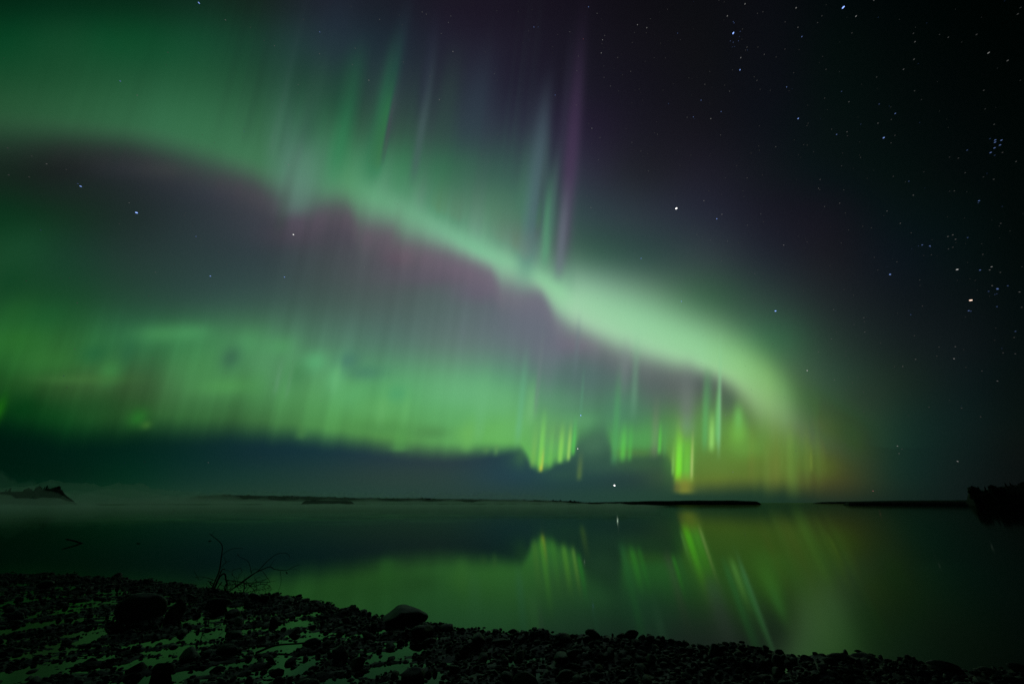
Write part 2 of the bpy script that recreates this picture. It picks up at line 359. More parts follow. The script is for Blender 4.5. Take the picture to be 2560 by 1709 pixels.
    # single rays
    for (bx, by, ty, bw, c, k, ft) in RAYS:
        s0 = raycoord(bx, by)
        d = np.abs(s - s0) / (bw * (900 - VY) / (by - VY))
        along = sstep(-ft, ft * .3, by - y) * sstep(0, .75 * (by - ty), y - ty)
        g = k * np.exp(-d ** 2.2) * along
        L2 = L2 * (1 - g[:, None]) + np.array(c, float) * g[:, None]
    night = np.minimum(night, np.minimum(L1, L2) + 2)
    return night, L1, L2


def dome_grid():
    az = np.concatenate([np.arange(-180, -69, 3.0), np.arange(-69, 69.01, .12), np.arange(72, 180, 3.0)])
    el = np.concatenate([np.arange(-2.4, 0, .8), np.arange(0, 34, .14), np.arange(34, 62, .3), np.arange(62, 90, 2.0), [89.9]])
    A, E = np.meshgrid(np.radians(az), np.radians(el))
    d = np.stack([np.sin(A) * np.cos(E), np.cos(A) * np.cos(E), np.sin(E)], -1).reshape(-1, 3)
    na, ne = len(az), len(el)
    i, j = np.meshgrid(np.arange(ne - 1), np.arange(na))
    j2 = (j + 1) % na
    f = np.stack([i * na + j, i * na + j2, (i + 1) * na + j2, (i + 1) * na + j], -1).reshape(-1, 4)
    return d, f


def emission_mat(name, additive):
    m = bpy.data.materials.new(name)
    m.use_nodes = True
    t = m.node_tree
    t.nodes.clear()
    out = t.nodes.new("ShaderNodeOutputMaterial")
    em = t.nodes.new("ShaderNodeEmission")
    at = t.nodes.new("ShaderNodeAttribute"); at.attribute_name = "light"
    t.links.new(at.outputs["Color"], em.inputs[0])
    if additive:
        tr = t.nodes.new("ShaderNodeBsdfTransparent")
        ad = t.nodes.new("ShaderNodeAddShader")
        t.links.new(tr.outputs[0], ad.inputs[0]); t.links.new(em.outputs[0], ad.inputs[1])
        t.links.new(ad.outputs[0], out.inputs[0])
    else:
        t.links.new(em.outputs[0], out.inputs[0])
    m.cycles.emission_sampling = 'NONE'
    return m


def build_sky():
    d, f = dome_grid()
    zc = d[:, 1] * cp + d[:, 2] * sp
    yc = -d[:, 1] * sp + d[:, 2] * cp
    z = np.maximum(zc, .12)
    x = W / 2 + FPX * d[:, 0] / z
    y = H / 2 - FPX * yc / z
    y = np.where(d[:, 2] < 0, np.maximum(y, 1256), y)
    n, l1, l2 = sky_look(x, y)
    fr = sstep(.12, .42, zc)[:, None]
    back = np.array([5., 24., 14.])
    n, l1, l2 = [v * fr + back * (1 - fr) for v in (n, l1, l2)]
    n, l1, l2 = lin(n), lin(l1), lin(l2)

    def layer(name, r, light, keep, additive):
        ff = f[keep] if keep is not None else f
        used, inv = np.unique(ff, return_inverse=True)
        co = d[used] * r + np.array([0, 0, EYE.z])
        me = mesh_np(name, co, inv.reshape(ff.shape))
        ca = me.color_attributes.new("light", 'FLOAT_COLOR', 'POINT')
        rgba = np.ones((len(used), 4), np.float32); rgba[:, :3] = light[used]
        ca.data.foreach_set("color", rgba.ravel())
        return link_mesh(name, me, emission_mat(name + "_light", additive))
    c1 = np.maximum(l1 - n, 0); c2 = np.maximum(l2 - l1, 0)
    # each sheet of aurora ends where its light does
    def trim(c, q):
        v = c.max(1); w = sstep(q * .35, q, v); return c * w[:, None], w
    t1, w1 = trim(c1, .012); t2, w2 = trim(c2, .02)
    base = n + (c1 - t1) + (c2 - t2)
    tag(layer("sky", 9000, base, None, False), kind="structure")
    k1 = (w1[f] > 0).any(1); k2 = (w2[f] > 0).any(1)
    o = layer("aurora_curtain", 8850, t1, k1, True)
    tag(o, "low green aurora curtain with yellow footed rays hanging over the lake", "aurora", kind="stuff")
    o = layer("aurora_arc", 8700, t2, k2, True)
    tag(o, "broad pale green aurora arc sweeping from upper left down to the right", "aurora", kind="stuff")


build_sky()

# ------------------------------------------------------------------ stars
# per sky field: left, top of the field, then x, y (at 3.67 per unit), size class, colour
TILES = {
    (0, 0): "1825,28,4,b 2068,184,2,w 2298,252,1,w 1540,482,1,w 1103,745,3,b 1259,875,2,w 2239,1205,2,b 2229,1262,1,w 1856,1237,1,w 1968,1308,1,w 1823,1337,1,w 70,1358,1,w 292,1433,1,w 428,1504,2,w 608,1555,1,w 1094,1362,1,w 1500,1456,0,w 2240,1184,0,w",
    (640, 0): "585,294,3,b 437,180,1,w 872,60,1,w 1134,180,2,w 1525,112,2,w 1562,132,2,w 1315,138,1,w 1344,229,1,w 1788,149,2,w 1765,208,2,w 1700,309,2,w 1807,474,3,w 2103,477,1,w 911,444,2,w 582,495,2,w 884,594,2,w 170,422,2,w 74,374,1,w 1352,570,2,w 1598,700,2,w 1036,737,3,w 387,778,2,w 384,853,1,w 241,923,1,w 1366,850,1,w 1682,915,3,w 1694,795,1,w 2187,677,2,w 2216,738,1,w 774,1160,2,w 1414,1163,1,w 1552,1270,1,w 2217,1240,2,w 2000,1190,1,w 946,1423,1,w 1035,1482,2,w 299,1512,3,w 267,1497,1,w 2067,1416,2,w 2138,1482,2,w 2210,100,1,w 2137,329,0,w 1879,562,0,w 2013,574,0,w 2199,632,1,w 1835,316,0,w 808,152,0,w 955,488,0,w",
    (1280, 0): "702,64,3,b 781,124,2,w 201,249,3,b 240,249,2,b 654,358,2,r 531,293,2,w 419,317,1,w 184,92,0,w 366,27,0,w 57,107,1,w 154,284,1,w 101,396,1,w 374,430,1,w 373,488,0,w 851,327,2,w 831,367,3,w 826,402,1,w 1151,229,3,w 1237,256,3,w 1194,252,0,w 1124,300,1,w 1232,303,1,w 1270,174,1,w 1427,86,1,w 1520,306,2,b 1544,365,1,w 1665,268,0,w 1304,318,0,w 1105,393,1,w 1364,397,1,w 1404,423,0,w 819,487,3,w 893,452,0,w 610,516,2,w 970,529,2,w 1083,552,0,w 1221,563,1,w 1304,530,1,w 1407,533,1,w 842,607,1,w 595,650,2,w 1089,656,2,w 1013,689,1,w 844,711,2,w 904,790,2,w 602,810,1,w 978,836,1,w 1128,828,1,w 1167,817,1,w 1386,828,1,w 1623,715,1,w 1655,722,0,w 1815,657,1,w 1770,774,2,w 1951,783,1,w 1997,838,2,w 396,873,3,b 333,918,0,w 591,965,2,w 1101,943,1,w 1201,920,1,w 1436,951,2,b 1735,920,3,b 1919,1024,3,b 1824,1089,3,w 1664,1073,3,b 1676,1092,1,b 1607,1077,2,w 1327,1117,1,w 1073,1030,0,w 733,1178,3,w 702,1136,1,w 808,1261,2,w 514,1218,1,w 441,1273,1,w 343,1271,1,w 232,1230,1,w 1047,1181,1,w 1309,1218,1,w 1335,1233,2,w 1101,1306,2,w 732,1318,1,w 1182,1387,2,w 1245,1411,1,w 1202,1436,1,w 1517,1385,1,w 1641,1423,1,w 1914,1239,2,w 1965,1190,0,w 794,1467,2,w 78,1405,2,w 456,1443,0,w 1540,1518,1,w 2062,1519,1,w 2193,1406,1,w 2264,1339,1,w 2269,1380,1,w 2270,1156,1,w 2138,38,3,w 2252,124,1,w 2302,110,1,w 1976,148,3,w 2030,200,2,b 2038,212,2,b 2030,305,5,b 2094,290,2,b 2115,268,1,w 2086,337,1,b 2077,376,2,b 2003,377,2,b 2030,389,2,b 2022,432,1,b 2043,429,1,b 2156,434,2,w 2143,461,1,w 2161,460,1,b 2099,530,3,w 2092,642,4,b 2023,642,1,w 2257,433,1,w 2315,500,2,w 2222,706,1,w 2247,738,2,w 2276,821,1,w 1900,4,1,w",
    (1920, 0): "258,74,3,w 691,69,5,b 808,150,3,w 495,148,1,w 455,209,1,w 157,203,1,w 275,252,2,w 311,337,3,b 770,304,1,w 156,452,1,w 74,524,1,w 972,4,2,w 1334,308,1,w 1349,385,2,w 1654,344,1,w 1574,318,0,w 1914,318,1,w 1778,388,0,w 2292,130,1,w 2024,486,3,w 2199,557,2,w 1340,545,2,w 1244,637,2,w 532,637,1,w 471,576,0,w 236,668,1,w 171,799,3,b 221,816,0,b 21,830,1,w 997,708,1,w 675,840,2,b 1345,834,1,w 1980,830,1,w 520,901,1,w 743,935,2,w 1020,956,2,b 1127,983,0,w 544,1006,0,w 1168,1042,3,b 277,1088,4,b 368,1132,1,w 358,1154,1,w 1009,1130,2,w 852,1140,1,b 1131,1097,1,w 584,1186,1,w 630,1234,3,b 725,1210,2,w 729,1247,1,w 1062,1264,4,b 1165,1242,1,w 1129,1312,1,w 71,1347,2,w 328,1328,1,w 359,1332,1,w 2075,1142,1,w 1655,1170,0,w 685,1405,0,w 849,1445,1,w 676,1522,1,w 1828,1378,2,b 1747,1451,1,w 2085,1285,3,b 2142,1287,3,b 2083,1306,3,b 2129,1331,3,b 2079,1357,3,b 2043,1400,3,b 2152,1399,1,w 2080,1425,1,b 2037,1273,1,b 2277,1482,1,w 1408,915,0,w 301,1446,0,w 280,1419,0,w",
    (0, 427): "267,57,1,w 80,38,1,w 715,119,2,b 740,142,4,b 1185,294,2,w 1252,384,5,b 1580,143,0,w 1095,485,1,w 1705,384,1,w 1690,410,1,w 1768,508,1,w 1798,602,3,b 1840,621,1,w 1665,554,0,w 373,543,1,b 2007,744,1,w 2080,858,1,w 1598,858,0,w 1646,858,0,w 2193,972,1,w 1427,930,2,w 1930,965,4,b 843,950,0,w 637,984,0,w 241,1010,0,w 709,1211,1,w 1365,1148,1,w 1837,1435,2,w",
    (640, 427): "631,92,1,w 1096,100,2,w 1632,117,1,w 1328,249,1,w 1277,293,2,w 1296,310,1,w 593,345,1,w 731,385,1,w 778,427,1,w 343,585,5,w 103,494,1,w 52,533,1,w 396,467,0,w 1561,388,0,w 1534,455,2,w 1312,553,1,w 1152,596,2,w 1305,703,1,o 1678,682,3,w 1916,631,0,w 2107,670,1,w 2284,500,1,w 993,884,3,w 418,790,0,w 261,974,4,b 377,986,1,w 464,960,0,w 551,982,2,w 1040,1019,1,w 1336,1028,1,w 589,1068,1,w 320,1124,1,w 988,1233,2,w 474,1220,0,w 1360,1213,1,w 1887,1154,1,w 2072,1211,2,w 1204,1390,3,w 1179,1364,2,w 1459,1364,2,w 953,1528,0,w 2306,1401,1,w 1882,6,1,w",
    (1280, 427): "475,30,1,w 253,92,2,w 339,157,1,w 426,177,1,w 359,234,2,w 337,309,1,w 157,364,2,w 109,402,1,w 120,481,2,w 433,421,1,w 688,233,2,w 725,337,3,w 882,149,0,w 724,149,0,w 1055,445,2,w 597,539,1,w 753,781,1,w 1025,666,1,w 913,582,0,w 1128,755,2,w 1184,803,4,b 1496,238,1,w 1508,345,6,w 1761,275,3,w 1806,184,1,w 1920,217,1,w 2157,64,2,w 1957,64,1,w 2127,237,1,w 2119,184,1,w 2283,395,2,w 1926,399,3,w 1879,440,4,b 2307,466,1,w 2159,499,2,w 1676,503,1,w 1697,585,2,w 1754,603,1,w 1734,633,1,w 1823,637,2,w 1976,645,2,w 2078,661,1,w 1720,773,0,w 1921,825,2,w 2195,875,1,w 2171,937,1,w 2200,930,1,w 2229,943,2,w 2305,943,1,w 2055,1000,1,w 2071,995,1,w 2135,1050,0,w 1220,948,1,w 1566,995,2,w 1544,1019,2,w 1641,1108,2,w 1554,1197,4,b 1417,1195,0,w 570,965,1,w 782,1167,1,w 612,1234,1,w 888,1252,0,w 807,1373,1,w 190,1168,2,w 144,1156,1,w 258,1112,1,w 2125,1173,2,w 2077,1303,1,w 2148,1328,1,w 1794,1298,0,w 2211,1402,0,w 2169,1410,1,w 2310,1208,1,w 1251,3,2,w 2297,39,1,w 1757,358,0,w",
    (1920, 427): "478,80,2,w 463,160,2,w 476,172,1,w 696,175,1,w 658,297,2,w 519,327,2,w 710,387,1,w 1150,51,1,w 1293,96,2,b 1333,224,2,w 1710,185,1,w 1936,275,3,b 1930,293,1,b 1092,369,2,w 1214,482,2,w 2136,482,1,w 2071,78,1,w 1977,57,0,w 1809,18,1,w 870,508,1,w 948,523,1,w 741,542,1,w 277,601,1,w 359,653,1,w 144,682,3,w 340,708,0,w 672,662,1,w 1314,569,1,w 1651,602,2,w 1696,588,2,w 1721,628,2,w 1832,612,2,b 1415,680,3,b 1380,690,1,b 1485,688,3,b 1490,695,2,b 1655,716,1,w 1696,701,1,w 1499,770,1,w 1832,841,0,w 1971,766,1,w 975,793,1,w 1183,835,1,w 569,870,1,w 1007,910,1,w 1120,950,4,b 1392,1000,1,w 1736,905,4,w 1946,910,3,b 2052,880,3,w 2034,909,2,w 2132,931,1,w 2057,1053,2,w 2104,1080,3,b 2108,1085,3,b 2200,1054,2,b 2024,1105,2,b 2081,1134,1,b 2099,1127,1,b 2308,1111,2,w 2031,1150,0,w 1861,1187,5,o 2101,1245,2,b 1842,1283,3,b 1862,1287,2,b 2327,1251,1,w 697,1089,1,w 761,1085,0,w 784,1141,1,w 323,1100,1,w 323,1072,0,w 74,1169,1,w 69,1285,5,b 602,1272,2,w 1417,1241,1,w 1310,1319,2,b 879,1346,2,w 882,1382,1,w 790,1409,1,w 889,1478,2,w 630,1480,1,w 238,1500,1,w 583,1541,2,w 1343,1511,1,w 2271,1472,2,b 2259,1528,1,w 1852,990,0,w 1901,1005,0,w",
    (0, 854): "2294,249,2,w 685,66,1,w 1402,146,1,w 1829,216,0,w 2072,287,1,w 2012,703,1,w 1912,1107,2,w 718,320,0,w",
    (640, 854): "1607,16,2,w 1569,84,2,w 2102,218,2,w 1674,431,2,w 1289,229,1,w 1046,220,1,w 337,181,1,w 154,382,1,w 672,442,2,w 596,542,2,w 936,571,1,w 429,613,1,w 1640,665,1,w 1495,807,1,w 1489,976,2,w 486,888,2,w 799,989,1,w 44,1056,1,w 504,1103,0,w 2062,1243,1,w 1495,366,0,w",
    (1280, 854): "631,675,5,b 603,980,5,w 940,1317,6,w 1082,262,2,w 484,87,1,w 668,87,1,w 491,539,1,w 703,646,1,w 988,615,1,w 604,913,1,w 818,887,1,w 878,867,1,w 766,991,1,w 1153,1189,2,w 721,1202,1,w 1442,1156,1,w 1548,707,3,w 1961,673,3,w 2078,594,2,w 1982,872,1,w 2027,1194,3,w 2117,77,2,w 1735,195,1,w 2140,219,1,w 2194,439,1,w 818,873,0,w",
    (1920, 854): "45,20,1,w 463,92,2,w 215,73,1,w 360,264,4,w 468,250,0,w 611,348,2,w 590,367,0,w 740,321,1,w 827,321,1,w 717,88,1,w 714,129,1,w 775,378,1,w 890,351,0,w 714,441,1,w 879,459,1,w 633,503,1,w 594,589,1,w 879,639,1,w 153,511,2,w 1033,9,1,w 1355,161,2,w 1549,131,1,w 1569,48,1,w 1719,45,2,w 1797,71,0,w 1707,155,3,w 1237,226,2,w 1161,227,1,w 1963,268,1,w 2105,360,2,w 2157,101,1,w 2269,110,1,w 1477,600,1,w 1776,608,1,w 1951,687,1,w 1188,956,3,w 1229,984,1,w 1203,1024,2,w 1740,1096,3,w 707,941,1,w 256,1002,1,w 964,1368,3,r",
}
SIZE = {0: .55, 1: .55, 2: .62, 3: .75, 4: .9, 5: 1.2, 6: 1.8}       # angular radius, thousandths of a radian
POWER = {0: .03, 1: .05, 2: .10, 3: .2, 4: .5, 5: 1.05, 6: 2.6}
HUE = {'w': (1, 1, .97), 'b': (.42, .68, 1.6), 'r': (1.6, .5, .5), 'o': (1.4, 1.0, .78)}
NAMED = {  # (field, index) -> label
    ((1280, 427), 19): None,
}


def star_mats():
    ms = {}
    for k, p in POWER.items():
        for h, c in HUE.items():
            m = bpy.data.materials.new("star_light")
            m.use_nodes = True
            t = m.node_tree; t.nodes.clear()
            out = t.nodes.new("ShaderNodeOutputMaterial"); em = t.nodes.new("ShaderNodeEmission")
            em.inputs[0].default_value = (*[min(v, 1.6) for v in c], 1); em.inputs[1].default_value = p
            t.links.new(em.outputs[0], out.inputs[0])
            m.cycles.emission_sampling = 'NONE'
            ms[k, h] = m
    return ms


LOOK = {'w': 'white', 'b': 'blue white', 'r': 'reddish', 'o': 'warm white'}


def place_of(x, y):
    """where a star stands, in words one can follow"""
    arc = np.interp(x, [p[0] for p in ARC_PEAK], [p[1] for p in ARC_PEAK])
    cur = np.interp(x, [p[0] for p in CURT_LOW], [p[1] for p in CURT_LOW])
    if x > 2060 and y > 1000: return "low in the dark sky over the wooded shore"
    if x > 2060 and y > 640: return "in the dark sky right of the arc's foot"
    if x > 2060: return "in the black upper right sky"
    if y > cur + 5: return "in the clear band between curtain and horizon"
    if y > arc + 60:
        return "between arc and curtain on the left" if x < 640 else ("between arc and curtain near the middle" if x < 1400 else "under the bright end of the arc")
    if abs(y - arc) <= 60: return "shining through the pale green arc"
    if x < 640: return "in the green glow of the upper left"
    if x < 1280: return "among the tall rays above the arc"
    if x < 1450: return "beside the purple ray"
    return "in the dark sky above the arc's bright end" if y > 350 else "high in the dark sky right of the purple ray"


def build_stars():
    ms = star_mats()
    R = 8200.0
    proto = {}

    def star_mesh(k, h):
        if (k, h) not in proto:
            bm = bmesh.new()
            bmesh.ops.create_icosphere(bm, subdivisions=2 if k > 3 else 1, radius=R * SIZE[k] * 1e-3)
            me = bpy.data.meshes.new("star"); bm.to_mesh(me); bm.free()
            me.materials.append(ms[k, h])
            proto[k, h] = me
        return proto[k, h]
    allst = []
    for (tx, ty), txt in TILES.items():
        for s in txt.split():
            a, b, k, h = s.split(',')
            allst.append((tx + float(a) / 3.67, ty + float(b) / 3.67, int(k), h))
    allst.sort(key=lambda s: -s[2])
    special = [
        (1690, 521, "brightest white star in the dark sky above the arc's bright end"),
        (1536, 1212, "big bright white star low over the lake between the two curtain feet"),
        (2427, 750, "big warm white star beside the little star cluster on the right"),
        (733, 586, "bright white star under the purple fringe of the arc"),
        (1452, 1038, "blue white star at the curtain's right edge, upper of a bright pair"),
        (1446, 1121, "white star in the dark gap of the curtain, lower of a bright pair"),
        (341, 532, "brightest star left of the dipper bowl, second of its handle"),
        (201, 465, "double blue white star in the dipper handle at far left"),
        (489, 591, "dim corner star where dipper handle meets bowl"),
        (526, 690, "blue white star at the lower left corner of the dipper bowl"),
        (711, 692, "blue white star at the lower right corner of the dipper bowl"),
        (1833, 83, "bright blue white star in the tight cluster at top right of centre"),
        (2108, 19, "bright blue star near the top edge, right of the tight cluster"),
        (2183, 1227, "reddish star just above the right shore's low land"),
        (1939, 777, "bright blue star right above the arc's bright end"),
        (1603, 646, "bright blue star just above the broad part of the arc"),
        (2394, 1152, "single white star above the wooded headland"),
        (497, 8, "blue white star at the top edge above the green glow"),
        (2018, 926, "white star right of the arc where it bends down"),
        (1458, 98, "tiny red star high to the right of the purple ray"),
        (1850, 175, "blue star below the tight cluster at upper right"),
    ]
    used = set()
    pleiades = 0
    for i, (x, y, k, h) in enumerate(allst[:300]):
        o = bpy.data.objects.new("star", star_mesh(k, h))
        C.objects.link(o)
        d = ray(x, y).normalized()
        o.location = EYE + d * R
        # the lens draws stars out away from the middle of the sky; they trail a little that way
        q = math.hypot(x - W / 2, y - H / 2) / 1300
        out = Vector((x - W / 2, 0, 0)); outw = (ray(x, y) - ray(W / 2, H / 2)).normalized()
        side = outw.cross(d)
        rot = Vector(d).to_track_quat('Y', 'Z')
        o.rotation_mode = 'QUATERNION'
        from mathutils import Matrix
        X = (outw - d * outw.dot(d)).normalized(); Z = X.cross(d).normalized()
        o.rotation_quaternion = Matrix((X, d, Z)).transposed().to_quaternion()
        o.scale = (1 + .9 * q * q, .85, .85)
        lab = None
        for n, (sx, sy, l) in enumerate(special):
            if n not in used and math.hypot(sx - x, sy - y) < 7:
                used.add(n); lab = l; break
        grp = None
        if lab is None:
            if 2440 < x < 2520 and 340 < y < 400:
                lab = "short blue streak star in the little cluster near the right edge"; grp = "stars of the little blue cluster"
            elif 1815 < x < 1880 and 40 < y < 150:
                lab = "small star in the loose cluster round the bright blue star at top"; grp = "stars of the upper loose cluster"
            else:
                size = "bright" if k >= 4 else ("clear" if k == 3 else ("small" if k == 2 else "faint"))
                where = place_of(x, y)
                lab = f"{size} {LOOK[h]} star {where}"
                grp = f"{size} {LOOK[h]} stars {where}"
        tag(o, lab, "star", grp or "stars in the night sky")
    # the faintest ones together, with still fainter ones sown between them
    rest = [(x, y, k, h) for x, y, k, h in allst[300:]]
    r = np.random.default_rng(4)
    n = 0
    while n < 200:
        x, y = r.uniform(0, 2560), r.uniform(0, 1190)
        arc = np.interp(x, [p[0] for p in ARC_PEAK], [p[1] for p in ARC_PEAK])
        p = 1.0 if (x > 1300 and y < arc - 80) else .22
        if r.random() < p:
            rest.append((x, y, 0, 'w' if r.random() < .8 else 'b')); n += 1
    bm = bmesh.new()
    from mathutils import Matrix
    for x, y, k, h in rest:
        d = ray(x, y).normalized()
        q = math.hypot(x - W / 2, y - H / 2) / 1300
        outw = (ray(x, y) - ray(W / 2, H / 2)).normalized()
        X = (outw - d * outw.dot(d)).normalized(); Z = X.cross(d).normalized()
        f = R * SIZE[k] * 1e-3 * (r.uniform(.5, 1.0) if k == 0 else 1)
        M = Matrix.Translation(EYE + d * R) @ Matrix((X, d, Z)).transposed().to_4x4() @ Matrix.Diagonal((f * (1 + .9 * q * q), f, f, 1))
        res = bmesh.ops.create_icosphere(bm, subdivisions=1, radius=1, matrix=M)
        mi = {(0, 'w'): 0, (0, 'b'): 1, (1, 'w'): 2, (1, 'b'): 3}.get((min(k, 1), 'b' if h == 'b' else 'w'))
        for v in res['verts']:
            for fc in v.link_faces: fc.material_index = mi
    me = bpy.data.meshes.new("faint_stars"); bm.to_mesh(me); bm.free()
    o = link_mesh("faint_stars", me)
    for key in ((0, 'w'), (0, 'b'), (1, 'w'), (1, 'b')): me.materials.append(ms[key])
    tag(o, "countless faint pinprick stars strewn over the whole night sky", "stars", kind="stuff")


build_stars()

# ------------------------------------------------------------------ materials
def mat_water():
    m = bpy.data.materials.new("lake_water"); m.use_nodes = True
    t = m.node_tree; t.nodes.clear()
    out = t.nodes.new("ShaderNodeOutputMaterial"); mix = t.nodes.new("ShaderNodeMixShader")
    deep = t.nodes.new("ShaderNodeBsdfDiffuse"); deep.inputs[0].default_value = (.0012, .003, .002, 1)
    b = t.nodes.new("ShaderNodeBsdfGlossy"); b.inputs[0].default_value = (.44, .60, .46, 1)   # reflection tinted down, standing in for lens darkening low in the frame
    fr = t.nodes.new("ShaderNodeFresnel"); fr.inputs["IOR"].default_value = 1.23
    t.links.new(fr.outputs[0], mix.inputs[0]); t.links.new(deep.outputs[0], mix.inputs[1]); t.links.new(b.outputs[0], mix.inputs[2])
    t.links.new(mix.outputs[0], out.inputs[0])
    tc = t.nodes.new("ShaderNodeTexCoord")
    mp = t.nodes.new("ShaderNodeMapping"); mp.inputs["Scale"].default_value = (.5, 1.6, 1)
    t.links.new(tc.outputs["Object"], mp.inputs[0])
    n1 = t.nodes.new("ShaderNodeTexNoise"); n1.inputs["Scale"].default_value = 1.1; n1.inputs["Detail"].default_value = 3
    t.links.new(mp.outputs[0], n1.inputs[0])
    # slow swells everywhere, cat's paws in one patch of the far water on the left
    sep = t.nodes.new("ShaderNodeSeparateXYZ"); t.links.new(tc.outputs["Object"], sep.inputs[0])
    my = t.nodes.new("ShaderNodeMapRange"); my.inputs[1].default_value = 24; my.inputs[2].default_value = 40; my.interpolation_type = 'SMOOTHSTEP'
    my2 = t.nodes.new("ShaderNodeMapRange"); my2.inputs[1].default_value = 80; my2.inputs[2].default_value = 60; my2.interpolation_type = 'SMOOTHSTEP'
    mx = t.nodes.new("ShaderNodeMapRange"); mx.inputs[1].default_value = 4; mx.inputs[2].default_value = -14; mx.interpolation_type = 'SMOOTHSTEP'
    for n, s in ((my, "Y"), (my2, "Y"), (mx, "X")): t.links.new(sep.outputs[s], n.inputs[0])
    mul = t.nodes.new("ShaderNodeMath"); mul.operation = 'MULTIPLY'; t.links.new(my.outputs[0], mul.inputs[0]); t.links.new(my2.outputs[0], mul.inputs[1])
    mul2 = t.nodes.new("ShaderNodeMath"); mul2.operation = 'MULTIPLY'; t.links.new(mul.outputs[0], mul2.inputs[0]); t.links.new(mx.outputs[0], mul2.inputs[1])
    n2 = t.nodes.new("ShaderNodeTexNoise"); n2.inputs["Scale"].default_value = .9; n2.inputs["Detail"].default_value = 4
    mp2 = t.nodes.new("ShaderNodeMapping"); mp2.inputs["Scale"].default_value = (.12, .9, 1)
    t.links.new(tc.outputs["Object"], mp2.inputs[0]); t.links.new(mp2.outputs[0], n2.inputs[0])
    cr = t.nodes.new("ShaderNodeMapRange"); cr.inputs[1].default_value = .48; cr.inputs[2].default_value = .66
    t.links.new(n2.outputs[0], cr.inputs[0])
    m3 = t.nodes.new("ShaderNodeMath"); m3.operation = 'MULTIPLY'; t.links.new(mul2.outputs[0], m3.inputs[0]); t.links.new(cr.outputs[0], m3.inputs[1])
    rr = t.nodes.new("ShaderNodeMapRange"); rr.inputs[3].default_value = .048; rr.inputs[4].default_value = .22
    t.links.new(m3.outputs[0], rr.inputs[0]); t.links.new(rr.outputs[0], b.inputs["Roughness"])
    bp = t.nodes.new("ShaderNodeBump"); bp.inputs["Strength"].default_value = .05; bp.inputs["Distance"].default_value = .01
    t.links.new(n1.outputs[0], bp.inputs["Height"]); t.links.new(bp.outputs[0], b.inputs["Normal"])
    t.links.new(bp.outputs[0], fr.inputs["Normal"])
    return m


def mat_stone(name, c1, c2, rough, scale=9.0):
    m, t, b = new_mat(name)
    tc = t.nodes.new("ShaderNodeTexCoord")
    n = t.nodes.new("ShaderNodeTexNoise"); n.inputs["Scale"].default_value = scale; n.inputs["Detail"].default_value = 6
    oi = t.nodes.new("ShaderNodeObjectInfo")
    add = t.nodes.new("ShaderNodeVectorMath"); add.operation = 'ADD'
    sc = t.nodes.new("ShaderNodeVectorMath"); sc.operation = 'SCALE'; sc.inputs[3].default_value = 31
    t.links.new(oi.outputs["Random"], sc.inputs[0]); t.links.new(tc.outputs["Object"], add.inputs[0]); t.links.new(sc.outputs[0], add.inputs[1])
    t.links.new(add.outputs[0], n.inputs[0])
    r = t.nodes.new("ShaderNodeValToRGB")
    r.color_ramp.elements[0].position = .35; r.color_ramp.elements[0].color = (*c1, 1)
    r.color_ramp.elements[1].position = .68; r.color_ramp.elements[1].color = (*c2, 1)
    t.links.new(n.outputs[0], r.inputs[0]); t.links.new(r.outputs[0], b.inputs["Base Color"])
    b.inputs["Roughness"].default_value = rough
    b.inputs["Specular IOR Level"].default_value = .22
    bp = t.nodes.new("ShaderNodeBump"); bp.inputs["Strength"].default_value = .5; bp.inputs["Distance"].default_value = .012
    t.links.new(n.outputs[0], bp.inputs["Height"]); t.links.new(bp.outputs[0], b.inputs["Normal"])
    return m


M_WATER = mat_water()
M_STONE = mat_stone("wet_stone", (.006, .006, .005), (.045, .041, .034), .6)
M_SHORE = mat_stone("wet_gravel", (.005, .005, .0045), (.024, .022, .019), .58, 14)
M_WOOD = mat_stone("bare_wood", (.006, .005, .004), (.02, .016, .012), .75, 40)
M_TREE = mat_stone("dark_needles", (.006, .010, .005), (.018, .028, .014), .9, 1.0)
M_LAND = mat_stone("dark_land", (.006, .008, .005), (.015, .02, .012), .95, .05)

# ------------------------------------------------------------------ water
me = bpy.data.meshes.new("lake")
bm = bmesh.new()
bmesh.ops.create_circle(bm, cap_ends=True, segments=96, radius=8950)
bm.to_mesh(me); bm.free()
tag(link_mesh("lake", me, M_WATER), kind="structure")

# ------------------------------------------------------------------ near shore
SHORE = [(-900, 1420), (-300, 1430), (0, 1441), (120, 1436), (190, 1442), (300, 1448), (440, 1462), (500, 1470), (560, 1482), (640, 1489), (700, 1492), (760, 1500),
         (820, 1514), (880, 1531), (950, 1545), (1075, 1564), (1150, 1577), (1280, 1586), (1400, 1595), (1500, 1601), (1600, 1610),
         (1700, 1620), (1760, 1629), (1850, 1628), (1950, 1644), (2060, 1651), (2150, 1648), (2200, 1656), (2300, 1670), (2400, 1686), (2500, 1696),
         (2600, 1708), (3000, 1760)]
SW = np.array([on_level(x, y)[:2] for x, y in SHORE])


def smooth_noise(x, y, sc, seed, oct=3):
    """sum of turned sine products: quick value noise on arrays"""
    r = np.random.default_rng(seed)
    out = 0; amp = 1; tot = 0
    for o in range(oct):
        for k in range(5):
            a = r.uniform(0, 2 * math.pi); f = (2 ** o) / sc * r.uniform(.7, 1.4)
            out = out + amp * np.sin((x * math.cos(a) + y * math.sin(a)) * f * 2 * math.pi + r.uniform(0, 6.28))
        tot += amp * 2.2; amp *= .55
    return out / tot


